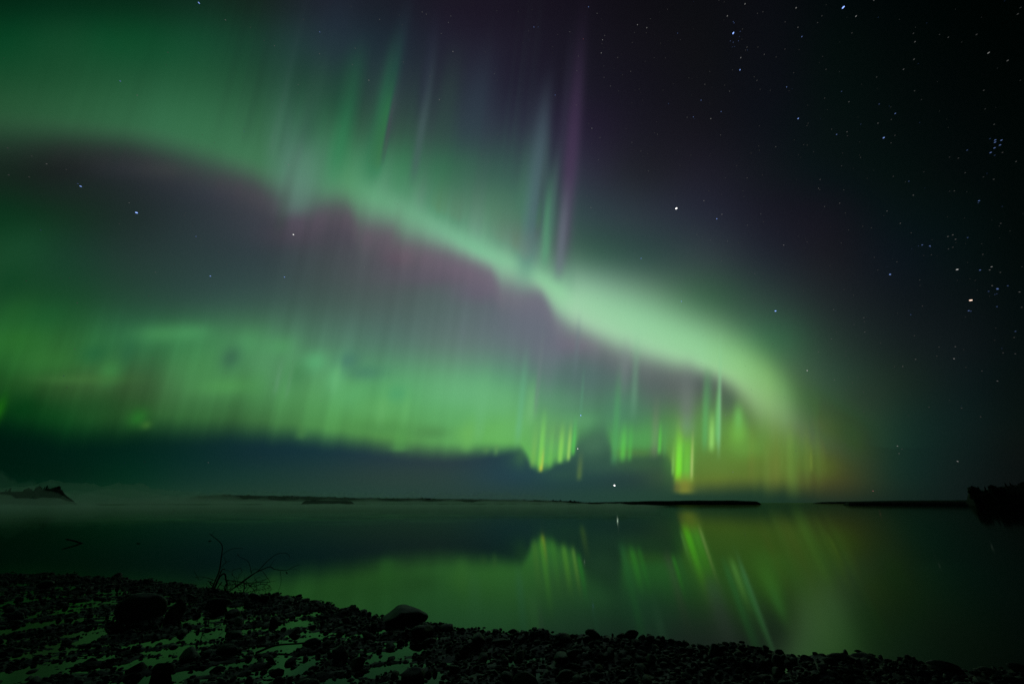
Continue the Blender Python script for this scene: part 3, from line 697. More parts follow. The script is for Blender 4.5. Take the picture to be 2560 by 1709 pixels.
def shore_dist(x, y):
    """distance behind the waterline, minus out on the water"""
    x = np.atleast_1d(np.asarray(x, float)); y = np.atleast_1d(np.asarray(y, float))
    best = np.full(x.shape, 1e9)
    for (ax, ay), (bx, by) in zip(SW[:-1], SW[1:]):
        vx, vy = bx - ax, by - ay
        t = np.clip(((x - ax) * vx + (y - ay) * vy) / (vx * vx + vy * vy), 0, 1)
        d = np.hypot(x - ax - t * vx, y - ay - t * vy)
        s = np.where((vx * (y - ay) - vy * (x - ax)) < 0, 1, -1)
        upd = d < np.abs(best)
        best = np.where(upd, d * s, best)
    return best


def to_px(x, y, z=0.0):
    dx, dy, dz = x - EYE.x, y - EYE.y, z - EYE.z
    zc = dy * cp + dz * sp; yc = -dy * sp + dz * cp
    return W / 2 + FPX * dx / zc, H / 2 - FPX * yc / zc


def ground_z(x, y):
    d = shore_dist(x, y)
    x = np.atleast_1d(np.asarray(x, float)); y = np.atleast_1d(np.asarray(y, float))
    # long low bars run along the shore, with shallow pools between them
    u, v = x * .94 + y * .34, -x * .34 + y * .94
    n = smooth_noise(u * .75, v * 1.9, 1.0, 5) + .35 * smooth_noise(u, v, .35, 9)
    inside = np.where(d > 0, -.017 + .035 * n + .012 * np.minimum(d, 1.0), 0)
    right = np.clip((x + 1.2) / 2.5, 0, 1)
    inside = inside + np.where(d > 0, right * .030, 0)
    edge = np.clip(1 - d / .75, 0, 1) ** .7 * .045 * (1 + .5 * smooth_noise(x, y, .6, 77))
    z = np.where(d > 0, inside + edge, -.0 + .12 * d - .004)
    return z


gx = np.arange(-22, 11.01, .055); gy = np.arange(2.0, 13.01, .05)
XX, YY = np.meshgrid(gx, gy)
zz = ground_z(XX.ravel(), YY.ravel()) + .015 * smooth_noise(XX.ravel(), YY.ravel(), .2, 21, 4)
zz = np.maximum(zz, -.5)
ni, nj = len(gy), len(gx)
I, J = np.meshgrid(np.arange(ni - 1), np.arange(nj - 1), indexing='ij')
F = np.stack([I * nj + J, I * nj + J + 1, (I + 1) * nj + J + 1, (I + 1) * nj + J], -1).reshape(-1, 4)
me = mesh_np("shore", np.stack([XX.ravel(), YY.ravel(), zz], 1), F)
tag(link_mesh("shore", me, M_SHORE), kind="structure")
# the land behind the camera, so that the shore does not end in mid water
gx = np.arange(-40, 40.1, 1.0); gy = np.arange(-40, 2.6, .5)
XX, YY = np.meshgrid(gx, gy)
zz = .02 + .05 * smooth_noise(XX.ravel(), YY.ravel(), 2.0, 31) + np.clip(2 - YY.ravel(), 0, 50) * .02 - .02
ni, nj = len(gy), len(gx)
I, J = np.meshgrid(np.arange(ni - 1), np.arange(nj - 1), indexing='ij')
F = np.stack([I * nj + J, I * nj + J + 1, (I + 1) * nj + J + 1, (I + 1) * nj + J], -1).reshape(-1, 4)
tag(link_mesh("ground", mesh_np("ground", np.stack([XX.ravel(), YY.ravel(), zz - .01], 1), F), M_SHORE), kind="structure")


# ------------------------------------------------------------------ stones
def stone_shape(seed, sub, lump=.22, flat=.62, cut=(.58, .86), n_cut=9):
    bm = bmesh.new()
    bmesh.ops.create_icosphere(bm, subdivisions=sub, radius=1)
    r = random.Random(seed)
    off = Vector((r.uniform(-50, 50), r.uniform(-50, 50), r.uniform(-50, 50)))
    ax = (r.uniform(.8, 1.25), r.uniform(.65, .95), flat * r.uniform(.8, 1.2))
    planes = [(Vector((r.gauss(0, 1), r.gauss(0, 1), r.gauss(0, .8))).normalized(), r.uniform(*cut)) for _ in range(n_cut)]
    for v in bm.verts:
        p = v.co.copy()
        for nrm, dd in planes:                 # worn facets
            q = p.dot(nrm)
            if q > dd: p -= nrm * (q - dd) * .88
        p *= 1 + lump * mn.noise(p * .9 + off) + lump * .3 * mn.noise(p * 2.6 + off)
        v.co = Vector((p.x * ax[0], p.y * ax[1], p.z * ax[2]))
    me = bpy.data.meshes.new("stone")
    bm.to_mesh(me); bm.free()
    for f in me.polygons: f.use_smooth = True
    me.materials.append(M_STONE)
    return me


PROTO = [stone_shape(100 + i, 3) for i in range(14)]
SMALL = [stone_shape(300 + i, 1 if i < 4 else 2) for i in range(8)]


def put_stone(me, x, y, size, sink=.3, rz=None, tilt=.25, sc=(1, 1, 1), label=None, group=None, name="stone", z=None):
    o = bpy.data.objects.new(name, me)
    C.objects.link(o)
    o.scale = (size * sc[0], size * sc[1], size * sc[2])
    o.rotation_euler = (random.uniform(-tilt, tilt), random.uniform(-tilt, tilt), random.uniform(0, 6.28) if rz is None else rz)
    g = float(ground_z(x, y)[0]) if z is None else z
    o.location = (x, y, g + size * sc[2] * .6 * (1 - 2 * sink))
    tag(o, label, "stone", group)
    return o


def hero(x0, x1, ytop, ybase, label, seed, name="stone", flat=.7, lump=.2, depth=.8, rz=0, sub=4, rot=(0, 0)):
    """a stone seen between x0 and x1, from ytop down to its foot at ybase"""
    cx = (x0 + x1) / 2
    g = on_level(cx, ybase)
    dist = math.hypot(g.x, g.y)
    a, b = at_dist(x0, ybase, dist), at_dist(x1, ybase, dist)
    wd = (a - b).length
    top = at_dist(cx, ytop, dist + wd * .35)
    h = max(top.z, .03)
    me = stone_shape(seed, sub, lump * 1.3, 1.0, (.5, .8) if seed not in (12, 24, 26) else (.72, .92), 10)
    co = np.array([v.co[:] for v in me.vertices])
    co -= (co.max(0) + co.min(0)) / 2
    co /= (co.max(0) - co.min(0))
    co *= np.array([wd, wd * depth, h * 1.5])
    if seed == 11:      # steep on the left, falling away to the right
        u = co[:, 0] / wd
        co[:, 2] = np.where(co[:, 2] > 0, co[:, 2] * np.where(u > -.08, 1.12 - .95 * (u + .08), 1.12 - 1.1 * (-.08 - u)), co[:, 2])
    co[:, 2] += h * .25
    me.vertices.foreach_set("co", co.astype(np.float32).ravel()); me.update()
    o = bpy.data.objects.new(name, me); C.objects.link(o)
    d = Vector((g.x, g.y, 0)).normalized()
    o.location = Vector((g.x, g.y, 0)) + d * wd * depth * .42
    o.rotation_euler = (rot[0], rot[1], math.atan2(-d.x, d.y) + rz)
    tag(o, label, "boulder" if name == "boulder" else "stone", "stones of the shore")
    return o, wd


HERO = [
    (950, 1072, 1516, 1566, "big rounded boulder standing alone at the water's edge, tallest on the shore", 11, "boulder", .9, .12, .8),
    (278, 412, 1482, 1552, "wide low dark boulder among the wet pools left of the bare shrub", 12, "boulder", .6, .1, .7),
    (408, 460, 1502, 1552, "round dark boulder touching the right end of the wide low one", 13, "boulder", 1, .12, .9),
    (510, 572, 1492, 1522, "lens shaped stone just below the bare shrub", 14, "stone", .6, .1, .8),
    (1639, 1664, 1589, 1615, "upright pointed stone standing in the water right of the middle", 15, "stone", 1, .12, .9),
    (1684, 1698, 1600, 1616, "small dark stone between the upright one and the round one", 16, "stone", .8, .12, .9),
    (1706, 1730, 1600, 1626, "round dark stone in the water, right of the upright pointed one", 17, "stone", 1, .1, .9),
    (1448, 1470, 1584, 1604, "dome shaped stone on the waterline beside a thin twig", 18, "stone", .9, .12, .9),
    (1504, 1530, 1588, 1606, "dark stone on the waterline right of the twig", 19, "stone", .8, .12, .9),
    (1935, 1968, 1624, 1648, "rounded stone on the right shore below the last glow of the arc's reflection", 20, "stone", .8, .1, .9),
    (2000, 2040, 1637, 1660, "low rounded stone in the row along the right waterline", 21, "stone", .8, .1, .9),
    (2045, 2075, 1634, 1660, "taller rounded stone in the row along the right waterline", 22, "stone", .9, .1, .9),
    (2072, 2130, 1636, 1664, "broad flat topped stone of the right waterline row", 23, "stone", .7, .1, .8),
    (2128, 2206, 1633, 1668, "long sloping boulder at the right waterline", 24, "boulder", .6, .1, .7),
    (2208, 2246, 1646, 1664, "low dark stone in the water beyond the long sloping boulder", 25, "stone", .6, .1, .8),
    (2318, 2412, 1648, 1682, "long wedge shaped boulder tapering into the dark water at far right", 26, "boulder", .6, .1, .6),
    (895, 917, 1523, 1536, "squarish stone on the waterline left of the tall boulder", 27, "stone", .8, .1, .9),
    (968, 985, 1531, 1552, "small stone leaning on the left side of the tall boulder", 28, "stone", .9, .1, .9),
    (278, 306, 1431, 1448, "pointed stone on the far waterline left of the shrub", 29, "stone", .9, .1, .9),
    (1095, 1135, 1560, 1584, "rounded stone right of the tall boulder", 30, "stone", .8, .1, .9),
    (1140, 1166, 1567, 1586, "small round stone two places right of the tall boulder", 31, "stone", .9, .1, .9),
    (825, 870, 1612, 1658, "round headed stone among the pools below the tall boulder", 32, "stone", 1, .12, .9),
    (870, 912, 1640, 1672, "squat stone right of the round headed one among the pools", 33, "stone", .9, .12, .9),
    (310, 365, 1654, 1686, "smooth oval stone near the bottom of the left shore", 34, "stone", .8, .1, .8),
    (376, 432, 1655, 1692, "larger smooth oval stone near the bottom, right of its neighbour", 35, "stone", .8, .1, .8),
    (1388, 1438, 1672, 1716, "tall rounded boulder cut by the bottom edge near the middle", 36, "boulder", 1, .1, .9),
    (1000, 1062, 1668, 1708, "dark humped stone at the bottom left of the middle", 37, "stone", .9, .12, .9),
]
HEROPOS = []
for i, h in enumerate(HERO):
    o, wd = hero(*h[:5], seed=h[5], name=h[6], flat=h[7], lump=h[8], depth=h[9])
    HEROPOS.append((o.location.x, o.location.y, wd * .5))

# scattered shore stones: candidates placed where the shore is seen
cand = []
r = np.random.default_rng(77)
tries = 0
cells = {}


def free(x, y, rad, tight=.72):
    for hx, hy, hr in HEROPOS:
        if math.hypot(x - hx, y - hy) < hr + rad * .6: return False
    cx, cy = int(x // .3), int(y // .3)
    for a in (-1, 0, 1):
        for b in (-1, 0, 1):
            for (px, py, pr) in cells.get((cx + a, cy + b), ()):
                if math.hypot(x - px, y - py) < (rad + pr) * tight: return False
    return True


NC = 200000
XY = np.stack([r.uniform(-11.5, 6.5, NC), r.uniform(3.2, 11.0, NC)], 1)
PXs, PYs = to_px(XY[:, 0], XY[:, 1])
DD = shore_dist(XY[:, 0], XY[:, 1])
GZ = ground_z(XY[:, 0], XY[:, 1])
ok = (PXs > -60) & (PXs < 2620) & (PYs < 1790) & (DD > -.18)
for (x, y), px, py, d, g in zip(XY[ok], PXs[ok], PYs[ok], DD[ok], GZ[ok]):
    dist = math.hypot(x, y)
    right = min(max((px - 700) / 800, 0), 1)
    # stones stand thick along the waterline and to the right, thin in the pools
    dens = .5 + .5 * right
    if d < .6 and d > 0: dens = 1
    if g < -.004: dens *= .5 + .3 * right
    if d < 0: dens = .10
    if random.random() > dens: continue
    size = min(.011 * math.exp(abs(random.gauss(0, .85))) * (1.0 + .7 * right), .15)
    if d < 0: size *= .6
    if not free(x, y, size): continue
    cells.setdefault((int(x // .3), int(y // .3)), []).append((x, y, size))
    cand.append((size / dist, x, y, size, px, py, d))
cand.sort(reverse=True)


def stone_words(px, py, d, size, sc):
    shape = "flat" if sc[2] < .75 else ("round" if sc[2] < 1.05 else "humped")
    big = "large" if size > .085 else ("mid sized" if size > .06 else "small")
    if d < .3: where = "on the waterline"
    elif py > 1640: where = "near the bottom of the picture"
    else: where = "on the wet shore"
    side = ("far left of the shrub" if px < 250 else "below the shrub" if px < 700 else "left of the tall boulder" if px < 960
            else "below the tall boulder" if px < 1150 else "toward the middle" if px < 1500 else "right of the middle" if px < 1900 else "at far right")
    return f"{big} {shape} dark stone {where}, {side}"


N_SINGLE = 300 - len(HERO)
for k, (_, x, y, size, px, py, d) in enumerate(cand[:N_SINGLE]):
    sc = (random.uniform(.9, 1.35), random.uniform(.8, 1.0), random.uniform(.55, 1.25))
    lab = stone_words(px, py, d, size, sc)
    put_stone(random.choice(PROTO), x, y, size, sink=random.uniform(.15, .35), sc=sc, label=lab, group=lab + "s" if False else "alike: " + lab)
# all smaller ones as one mass
vco, vf, base = [], [], 0
arr = []
for me in SMALL:
    co = np.array([v.co[:] for v in me.vertices]); fc = np.array([p.vertices[:] for p in me.polygons])
    arr.append((co, fc))
rest = cand[N_SINGLE:]
for (_, x, y, size, px, py, d) in rest:
    co, fc = arr[random.randrange(4, 8) if size > .03 else random.randrange(8)]
    a = random.uniform(0, 6.28); ca, sa = math.cos(a), math.sin(a)
    s = np.array([size * random.uniform(.9, 1.3), size * random.uniform(.8, 1.0), size * random.uniform(.6, 1.2)])
    c = co * s
    c = np.stack([c[:, 0] * ca - c[:, 1] * sa, c[:, 0] * sa + c[:, 1] * ca, c[:, 2]], 1)
    z = float(GZ[0]) if False else 0
    c += np.array([x, y, 0]); c[:, 2] += size * .22
    vco.append(c); vf.append(fc + base); base += len(co)
vz = np.concatenate(vco); 
centers = np.array([[q[1], q[2]] for q in rest]); gz = ground_z(centers[:, 0], centers[:, 1])
vz[:, 2] += np.repeat(gz, [len(c) for c in vco])
me = mesh_np("small_stones", vz, np.concatenate(vf))
o = link_mesh("small_stones", me, M_STONE)
tag(o, "countless small dark wet cobbles covering the shore between the larger stones", "stones", kind="stuff")


# ------------------------------------------------------------------ twigs and the bare shrub
def tube(bm, pts, r0, r1, seg=6):
    n = len(pts)
    rings = []
    for i, p in enumerate(pts):
        t = (pts[min(i + 1, n - 1)] - pts[max(i - 1, 0)]).normalized()
        a = t.cross(Vector((.3, .2, 1))).normalized(); b = t.cross(a).normalized()
        rr = r0 + (r1 - r0) * i / (n - 1)
        rings.append([bm.verts.new(p + (a * math.cos(2 * math.pi * k / seg) + b * math.sin(2 * math.pi * k / seg)) * rr) for k in range(seg)])
    for u, v in zip(rings[:-1], rings[1:]):
        for k in range(seg): bm.faces.new((u[k], u[(k + 1) % seg], v[(k + 1) % seg], v[k]))
    bm.faces.new(rings[0][::-1]); bm.faces.new(rings[-1])


def spline(pts, n=6):
    out = []
    for i in range(len(pts) - 1):
        p0, p1, p2, p3 = pts[max(i - 1, 0)], pts[i], pts[i + 1], pts[min(i + 2, len(pts) - 1)]
        for k in range(n):
            t = k / n
            out.append(.5 * ((2 * p1) + (p2 - p0) * t + (2 * p0 - 5 * p1 + 4 * p2 - p3) * t * t + (3 * p1 - p0 - 3 * p2 + p3) * t ** 3))
    out.append(pts[-1])
    return out


def tube_mesh(name, pts, r0, r1, seg=6):
    bm = bmesh.new(); tube(bm, pts, r0, r1, seg)
    me = bpy.data.meshes.new(name); bm.to_mesh(me); bm.free()
    for f in me.polygons: f.use_smooth = True
    return me


base = on_level(560, 1483)
SD = math.hypot(base.x, base.y)
shrub = bpy.data.objects.new("bare_shrub", None); C.objects.link(shrub)
shrub.location = (base.x, base.y, 0)
tag(shrub, "leafless tangled shrub of thin arching stems standing at the left waterline", "shrub")
STEMS = [  # each stem as drawn against the sky, foot first; foot and tip radius
    ([(330, 1150), (355, 1080), (385, 1010), (400, 960), (415, 860), (425, 760), (405, 715), (370, 685), (325, 650), (305, 635)], .014, .004),
    ([(325, 650), (345, 625), (362, 603)], .004, .002), ([(425, 830), (470, 795), (520, 775), (580, 768), (615, 770)], .005, .003),
    ([(400, 960), (440, 915), (465, 895), (500, 885)], .005, .003), ([(440, 850), (452, 880), (462, 900), (440, 915)], .004, .003),
    ([(690, 1000), (680, 940), (660, 890), (620, 865), (585, 850), (568, 832)], .005, .003),
    ([(600, 1090), (680, 1030), (760, 970), (820, 905), (870, 860), (920, 825), (985, 812), (1030, 825), (1045, 862)], .008, .003),
    ([(860, 940), (885, 900), (908, 872)], .004, .002),
    ([(510, 1150), (600, 1080), (700, 1010), (780, 970), (860, 940), (900, 960), (960, 970), (1020, 970), (1080, 940), (1132, 918)], .011, .003),
    ([(1060, 963), (1110, 967), (1140, 985)], .003, .002), ([(955, 975), (965, 1060), (950, 1130), (918, 1192)], .004, .002),
    ([(345, 1060), (300, 1045), (240, 1030), (178, 1034)], .006, .003), ([(200, 1045), (215, 1060), (240, 1050), (262, 1040)], .003, .002),
    ([(345, 1150), (375, 1090), (395, 1040), (430, 1005), (452, 1012), (458, 1060), (470, 1100), (455, 1150), (440, 1190)], .016, .010),
    ([(345, 1160), (365, 1100), (390, 1040), (412, 985), (430, 960), (445, 962)], .015, .006),
    ([(455, 1060), (560, 1075), (620, 1085), (700, 1085), (862, 1080)], .008, .004),
    ([(612, 1190), (628, 1130), (622, 1085), (640, 1060)], .012, .006), ([(620, 1080), (680, 1120), (740, 1170), (772, 1195)], .006, .003),
    ([(640, 1070), (700, 1120), (780, 1100), (840, 1105), (872, 1135), (852, 1165), (830, 1192)], .006, .003),
    ([(826, 1192), (842, 1130), (862, 1108), (845, 1150)], .005, .003), ([(800, 988), (830, 1030), (852, 1060), (862, 1082)], .005, .003),
    ([(620, 1080), (560, 1120), (510, 1150), (465, 1185)], .009, .004),
    ([(515, 1022), (518, 975), (560, 960), (592, 953), (606, 990), (580, 1012), (572, 1042), (532, 1032), (514, 1000)], .004, .003),
    ([(390, 1170), (340, 1120), (310, 1085), (345, 1058)], .010, .005), ([(165, 978), (185, 1010), (205, 1045), (180, 1035)], .003, .002),
    ([(1112, 1163), (1080, 1190), (1000, 1196), (930, 1200)], .004, .002), ([(350, 1100), (310, 1078), (290, 1070)], .009, .005),
    ([(690, 1000), (700, 970), (740, 962), (800, 985)], .004, .003), ([(600, 1180), (650, 1170), (700, 1175), (760, 1195)], .005, .003),
    ([(440, 965), (480, 975), (500, 985)], .004, .002), ([(420, 1080), (390, 1120), (370, 1165), (400, 1195)], .010, .006),
    ([(480, 1110), (520, 1100), (600, 1105), (640, 1100)], .005, .003), ([(700, 1090), (660, 1140), (640, 1190)], .005, .003),
    ([(740, 1080), (800, 1070), (840, 1040)], .003, .002), ([(460, 1100), (445, 1140), (470, 1180)], .014, .008),
]
rs = random.Random(5)
for i, (pp, r0, r1) in enumerate(STEMS):
    n = len(pp)
    dep0 = rs.uniform(-.25, .25); dep1 = dep0 + rs.uniform(-.35, .35)
    pts = []
    for j, (X, Y) in enumerate(pp):
        dd = SD + dep0 + (dep1 - dep0) * j / (n - 1)
        if i in (1, 2, 3, 4): dd = SD + .05 * i
        pts.append(at_dist(440 + X / 3.67, 1160 + Y / 3.67, dd) - shrub.location)
    nm = "stem" if r0 >= .008 else "twig"
    link_mesh(nm, tube_mesh(nm, spline(pts), r0 * .95, r1 * 1.0), M_WOOD, shrub)


for i in range(34):        # the low thicket of fine twigs round the stems
    X0, Y0 = rs.uniform(330, 820), rs.uniform(1100, 1190)
    ang = rs.uniform(-2.6, -.5); pp = [(X0, Y0)]
    for j in range(rs.randint(3, 5)):
        ang += rs.uniform(-.7, .7)
        pp.append((pp[-1][0] + 34 * math.cos(ang), pp[-1][1] + 26 * math.sin(ang)))
    dd0 = SD + rs.uniform(-.3, .3)
    pts = [at_dist(440 + X / 3.67, 1160 + Y / 3.67, dd0 + .04 * j) - shrub.location for j, (X, Y) in enumerate(pp)]
    link_mesh("twig", tube_mesh("twig", spline(pts), .0045, .0022), M_WOOD, shrub)


def leaf_mesh(s):
    bm = bmesh.new()
    P_ = [(-1, 0, 0), (-.4, .35, .1), (.4, .3, .12), (1, 0, 0), (.4, -.3, .1), (-.4, -.35, .12), (0, 0, -.06)]
    vs_ = [bm.verts.new(Vector(p) * s) for p in P_]
    for k in range(6): bm.faces.new((vs_[k], vs_[(k + 1) % 6], vs_[6]))
    bmesh.ops.solidify(bm, geom=bm.faces[:], thickness=s * .05)
    me = bpy.data.meshes.new("leaf"); bm.to_mesh(me); bm.free()
    return me


for X, Y, s in ((1015, 995, .03), (310, 705, .03), (568, 830, .025), (990, 1160, .025), (540, 890, .018)):
    o = link_mesh("leaf", leaf_mesh(s), M_WOOD, shrub)
    o.location = at_dist(440 + X / 3.67, 1160 + Y / 3.67, SD) - shrub.location
    o.rotation_euler = (1.2, rs.uniform(-1, 1), rs.uniform(0, 3))

# stick poking out of the lake, its mirror image closing the angle below it
f = on_level(202, 1357.5)
tip = at_dist(164, 1347, f.xy.length)
o = link_mesh("stick", tube_mesh("stick", spline([f + (f - tip) * .12, f.lerp(tip, .4) + Vector((0, 0, .02)), tip], 5), .035, .022), M_WOOD)
tag(o, "dark bent stick rising from the lake at far left, making an angle with its reflection", "stick")
f = on_level(436, 1281)
o = link_mesh("stick", tube_mesh("stick", [f - Vector((0, 0, .3)), at_dist(434, 1277, f.xy.length), at_dist(436.5, 1272, f.xy.length)], .06, .035), M_WOOD)
tag(o, "thin stake standing far out in the misty water above the shrub", "stick")
f = on_level(345, 1358)
o = link_mesh("stick", tube_mesh("stick", [f + Vector((-.08, 0, -.01)), f + Vector((0, .02, .02)), f + Vector((.08, 0, .015))], .014, .008), M_WOOD)
tag(o, "tiny dark twig floating between the bent stick and the shrub", "stick")
f = on_level(1470, 1592)
o = link_mesh("twig", tube_mesh("twig", spline([f + Vector((0, 0, -.02)), at_dist(1478, 1584, f.xy.length), at_dist(1492, 1579, f.xy.length + .1)], 5), .006, .0025), M_WOOD)
tag(o, "thin twig slanting up behind the dome shaped stone on the waterline", "twig")
f = on_level(735, 1575)
o = link_mesh("branch", tube_mesh("branch", spline([on_level(640, 1631, .02), on_level(690, 1612, .04), on_level(760, 1606, .05), on_level(850, 1590, .04)], 5), .012, .006), M_WOOD)
tag(o, "thin fallen branch lying across the wet stones below the shrub", "branch")


# ------------------------------------------------------------------ far land
def land_strip(name, pts, d0, depth, mat, base_z=-.3, jag=0.0, seed=0, step=2.0, taper=8):
    """low land whose skyline runs through pts (x, top y) at distance d0, with real depth behind it"""
    xs = np.arange(pts[0][0], pts[-1][0] + .1, step)
    p = np.array(pts, float)
    ys = np.interp(xs, p[:, 0], p[:, 1])
    rr = np.random.default_rng(seed)
    ys = ys - jag * np.abs(np.convolve(rr.normal(size=len(xs) + 4), [.2, .6, 1, .6, .2], 'same')[2:-2])
    rows = []
    prof = [(0, 0.0), (.04, .55), (.18, .9), (.4, 1.0), (.7, .9), (1.0, .0)]
    co = []
    for k, (tt, hh) in enumerate(prof):
        for x, y in zip(xs, ys):
            q = at_dist(x, 1256, d0)
            dirv = Vector((q.x, q.y, 0)).normalized()
            top = at_dist(x, y, d0 + depth * .4).z
            edge = max(.02, min(1, (x - xs[0]) / (taper * step), (xs[-1] - x) / (taper * step)))
            pos = dirv * (d0 + depth * (.4 + (tt - .4) * max(edge, .15)))
            co.append((pos.x, pos.y, base_z + (top - base_z) * hh * min(1, edge ** .6 + .02)))
    n = len(xs)
    F = [(a * n + b, a * n + b + 1, (a + 1) * n + b + 1, (a + 1) * n + b) for a in range(len(prof) - 1) for b in range(n - 1)]
    return mesh_np(name, co, F)


def forest(name, pts, d0, depth, size, label, seed, per=1.0):
    """a far wood: hundreds of rough crowns with stems, standing on the strip"""
    rr = random.Random(seed)
    p = np.array(pts, float)
    bm = bmesh.new()
    span = pts[-1][0] - pts[0][0]
    scale_px = FPX * size / d0
    cnt = int(span / scale_px * 2.2 * per)
    for _ in range(cnt):
        x = rr.uniform(pts[0][0], pts[-1][0])
        y = float(np.interp(x, p[:, 0], p[:, 1]))
        dd = d0 + rr.uniform(0, depth * .5)
        top = at_dist(x, y, dd)
        h = max(size * rr.uniform(.6, 1.25), .2)
        zt = top.z + rr.uniform(-.35, .15) * size
        kind = rr.random() * .65
        segs = 7
        cw = h * (.24 if kind < .5 else .36)
        # crown built of stacked uneven whorls
        lev = 6
        prev = None
        for L in range(lev + 1):
            tt = L / lev
            if kind < .5: w = cw * (1 - tt) * (1.15 if L % 2 else .8)
            else: w = cw * math.sqrt(max(0, 1 - (2 * tt - 1) ** 2)) * (1.1 if L % 2 else .9)
            ring = [bm.verts.new((top.x + math.cos(6.283 * k / segs) * w * rr.uniform(.7, 1.25), top.y + math.sin(6.283 * k / segs) * w * rr.uniform(.7, 1.25),
                                  zt - h + h * tt + rr.uniform(-.04, .04) * h)) for k in range(segs)]
            if prev:
                for k in range(segs): bm.faces.new((prev[k], prev[(k + 1) % segs], ring[(k + 1) % segs], ring[k]))
            prev = ring
        bm.faces.new(prev)
    me = bpy.data.meshes.new(name); bm.to_mesh(me); bm.free()
    o = link_mesh(name, me, M_TREE)
    tag(o, label, "forest", kind="stuff")
    return o


# far wooded shore behind the mist
FAR = [(478, 1241), (500, 1237), (545, 1235), (600, 1236), (660, 1237.5), (720, 1238.5), (780, 1239.5), (840, 1241.5), (900, 1243), (1000, 1243.5), (1060, 1243),
       (1090, 1244.5), (1150, 1245.5), (1270, 1247.5), (1380, 1249), (1440, 1251), (1480, 1254)]
tag(link_mesh("hill", land_strip("hill", [(x, y + 1.6) for x, y in FAR], 1150, 120, M_LAND, jag=.0, seed=1, step=6), M_LAND), kind="structure")
forest("forest", FAR, 1150, 90, 9, "long low wooded shore half drowned in mist across the lake", 2, 2.0)
# islands
ISL = [(1422, 1257.8), (1450, 1256.0), (1520, 1254.4), (1600, 1252.8), (1625, 1251.6), (1680, 1251.6), (1735, 1250.2), (1780, 1250.4), (1840, 1250.2), (1862, 1251.6), (1900, 1252.8), (1904, 1256)]
tag(link_mesh("island", land_strip("island", ISL, 420, 30, M_LAND, jag=.25, seed=3, step=1.5), M_LAND), "long dark low island tapering at both ends near the middle of the lake", "island")
ISL2 = [(752, 1252.5), (756, 1250.6), (800, 1250.6), (860, 1251.6), (884, 1253.0), (889, 1255)]
tag(link_mesh("island", land_strip("island", ISL2, 330, 14, M_LAND, jag=.15, seed=4, step=1.5), M_LAND), "short dark reed island floating in the mist before the far wood", "island")
# right shore, near spit and far spit
SP1 = [(2106, 1254.0), (2130, 1253.0), (2200, 1252.2), (2320, 1251.6), (2420, 1251), (2560, 1250.6), (2760, 1249)]
SP2 = [(2030, 1254.6), (2100, 1253.4), (2180, 1251.8), (2250, 1250.4), (2350, 1250), (2420, 1249.4), (2560, 1247), (2760, 1244)]
tag(link_mesh("land", land_strip("land", SP1, 360, 50, M_LAND, jag=.2, seed=5, step=2), M_LAND), kind="structure")
tag(link_mesh("land", land_strip("land", SP2, 900, 80, M_LAND, jag=.15, seed=6, step=3), M_LAND), kind="structure")
HEAD = [(2410, 1222), (2416, 1219), (2426, 1213), (2440, 1212), (2456, 1214), (2472, 1213), (2490, 1208), (2505, 1205), (2530, 1202), (2560, 1199), (2620, 1192), (2760, 1180)]
tag(link_mesh("hill", land_strip("hill", [(x + 4, y + 12) for x, y in HEAD], 330, 60, M_LAND, jag=.3, seed=7, step=3), M_LAND), kind="structure")
forest("forest", [(x, y + 5) for x, y in HEAD], 330, 50, 6.0, "black wooded headland rising at the right edge of the picture", 8, 1.6)
# left promontory in the mist
LEFT = [(-220, 1226), (-60, 1222), (0, 1220), (30, 1219), (60, 1218.5), (72, 1217), (90, 1216.5), (98, 1215), (112, 1211.5), (128, 1211), (136, 1213), (142, 1214), (150, 1222), (160, 1230)]
tag(link_mesh("hill", land_strip("hill", [(x, y + 9) for x, y in LEFT] + [(176, 1248), (200, 1253)], 300, 50, M_LAND, jag=.2, seed=9, step=3), M_LAND), kind="structure")
forest("forest", LEFT, 300, 40, 5.0, "dark clump of trees on a misty point at the far left", 10, 1.4)


# ------------------------------------------------------------------ mist over the lake
def mist_mat(name, dens, col=(.93, 1.0, .96)):
    m = bpy.data.materials.new(name); m.use_nodes = True
    t = m.node_tree; t.nodes.clear()
    out = t.nodes.new("ShaderNodeOutputMaterial")
    v = t.nodes.new("ShaderNodeVolumePrincipled")
    v.inputs["Color"].default_value = (*col, 1); v.inputs["Density"].default_value = dens
    v.inputs["Anisotropy"].default_value = .35
    t.links.new(v.outputs[0], out.inputs["Volume"])
    m.cycles.homogeneous_volume = True
    return m


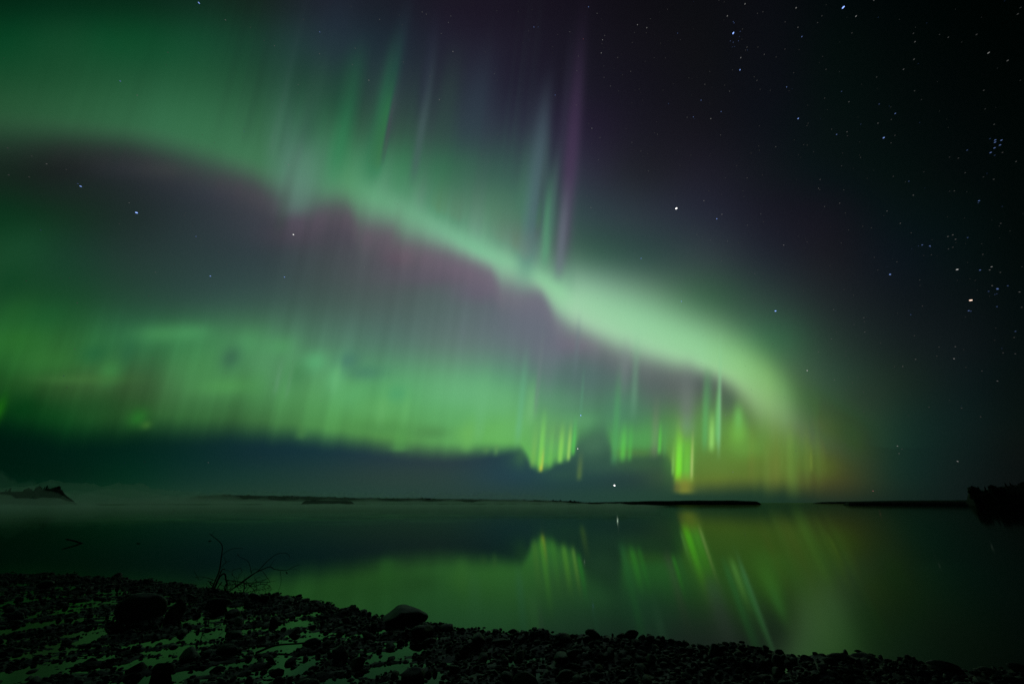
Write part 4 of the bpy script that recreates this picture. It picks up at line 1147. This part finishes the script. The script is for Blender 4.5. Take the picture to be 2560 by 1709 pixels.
def mist_slab(name, az0, az1, d0, d1, z1, dens, label, seed, ridge=None):
    """flat bank of mist lying on the water between two bearings, its top gently uneven"""
    az = np.radians(np.linspace(az0, az1, 140)); n = len(az)
    rr = smooth_noise(np.degrees(az), 0 * az, 5, seed, 4)
    ds = [d0, d0 + (d1 - d0) * .12, d0 + (d1 - d0) * .4, d1]
    hs = [.25, .8, 1.0, 1.0]
    co = []
    for a, q in zip(az, rr):
        e = min(1, (math.degrees(a) - az0) / 6 + .02, (az1 - math.degrees(a)) / 6 + .02)
        for dd, h in zip(ds, hs):
            zt = (ridge(math.degrees(a), dd) if ridge else z1) * h * (1 + .40 * q) * e
            co.append((math.sin(a) * dd, math.cos(a) * dd, max(zt, .06)))
        for dd in ds: co.append((math.sin(a) * dd, math.cos(a) * dd, .03))
    F = []
    for i in range(n - 1):
        b, c = i * 8, (i + 1) * 8
        for k in range(3):
            F.append((b + k, c + k, c + k + 1, b + k + 1)[::-1]); F.append((b + 4 + k, b + 5 + k, c + 5 + k, c + 4 + k)[::-1])
        F.append((b, b + 4, c + 4, c)[::-1]); F.append((b + 3, c + 3, c + 7, b + 7)[::-1])
    for b in (0, (n - 1) * 8):
        for k in range(3): F.append((b + k, b + k + 1, b + 5 + k, b + 4 + k))
    bm = bmesh.new()
    vv = [bm.verts.new(c) for c in co]
    for fc in F: bm.faces.new([vv[k] for k in fc])
    bmesh.ops.recalc_face_normals(bm, faces=bm.faces[:])
    if bm.calc_volume(signed=True) < 0: bmesh.ops.reverse_faces(bm, faces=bm.faces[:])
    print(name, "open edges", sum(not e.is_manifold for e in bm.edges), bm.calc_volume(signed=True))
    me = bpy.data.meshes.new(name); bm.to_mesh(me); bm.free()
    o = link_mesh(name, me, mist_mat(name, dens))
    tag(o, label, "mist", kind="stuff")


# a deep bank on the left, thinning out to the right
def left_ridge(az, dd):
    # skyline of the mist bank: from 1210 at the left to the water near the first wood
    x = W / 2 + FPX * math.tan(math.radians(az)) * 1.06
    y = float(np.interp(x, [-200, 0, 130, 250, 330, 430, 520, 620, 760], [1216, 1214, 1211, 1215, 1220, 1225, 1233, 1244, 1252]))
    return max(1.5 + (1256 - y) / FPX * dd * .98 * math.cos(math.radians(az)) * 1.0, 1.0)


mist_slab("mist_bank", -64, -24, 420, 900, 0, .0009, "pale green bank of mist filling the bay behind the trees at far left", 1, left_ridge)
mist_slab("mist_bank", -63, -22, 440, 880, 0, .0010, "denser middle of the mist bank filling the bay at far left", 11, lambda a, d: .7 * left_ridge(a, d))
mist_slab("mist_bank", -62, -20, 430, 890, 0, .0011, "thick foot of the mist bank lying on the bay at far left", 12, lambda a, d: .42 * left_ridge(a, d))
mist_slab("low_mist", -60, 11, 55, 1100, 3.4, .0011, "thin veil of mist lying low over the far water", 2)
mist_slab("low_mist", -62, 20, 48, 240, 1.0, .018, "brighter streak of mist hugging the water this side of the islands", 7)
mist_slab("mist_bank", -62, -43, 205, 292, 4.2, .012, "pocket of mist swallowing the foot of the misty point at far left", 8)
mist_slab("mist_bank", -64, -44, 150, 200, 7.5, .007, "thin veil of mist drifting before the trees at far left", 18)
mist_slab("low_mist", -40, 8, 520, 1040, 16, .0005, "faint tall haze of mist in front of the far wood", 19)
mist_slab("low_mist", -40, 8, 500, 1000, 3.2, .0014, "drifting mist wisps in front of the long wooded shore", 3)
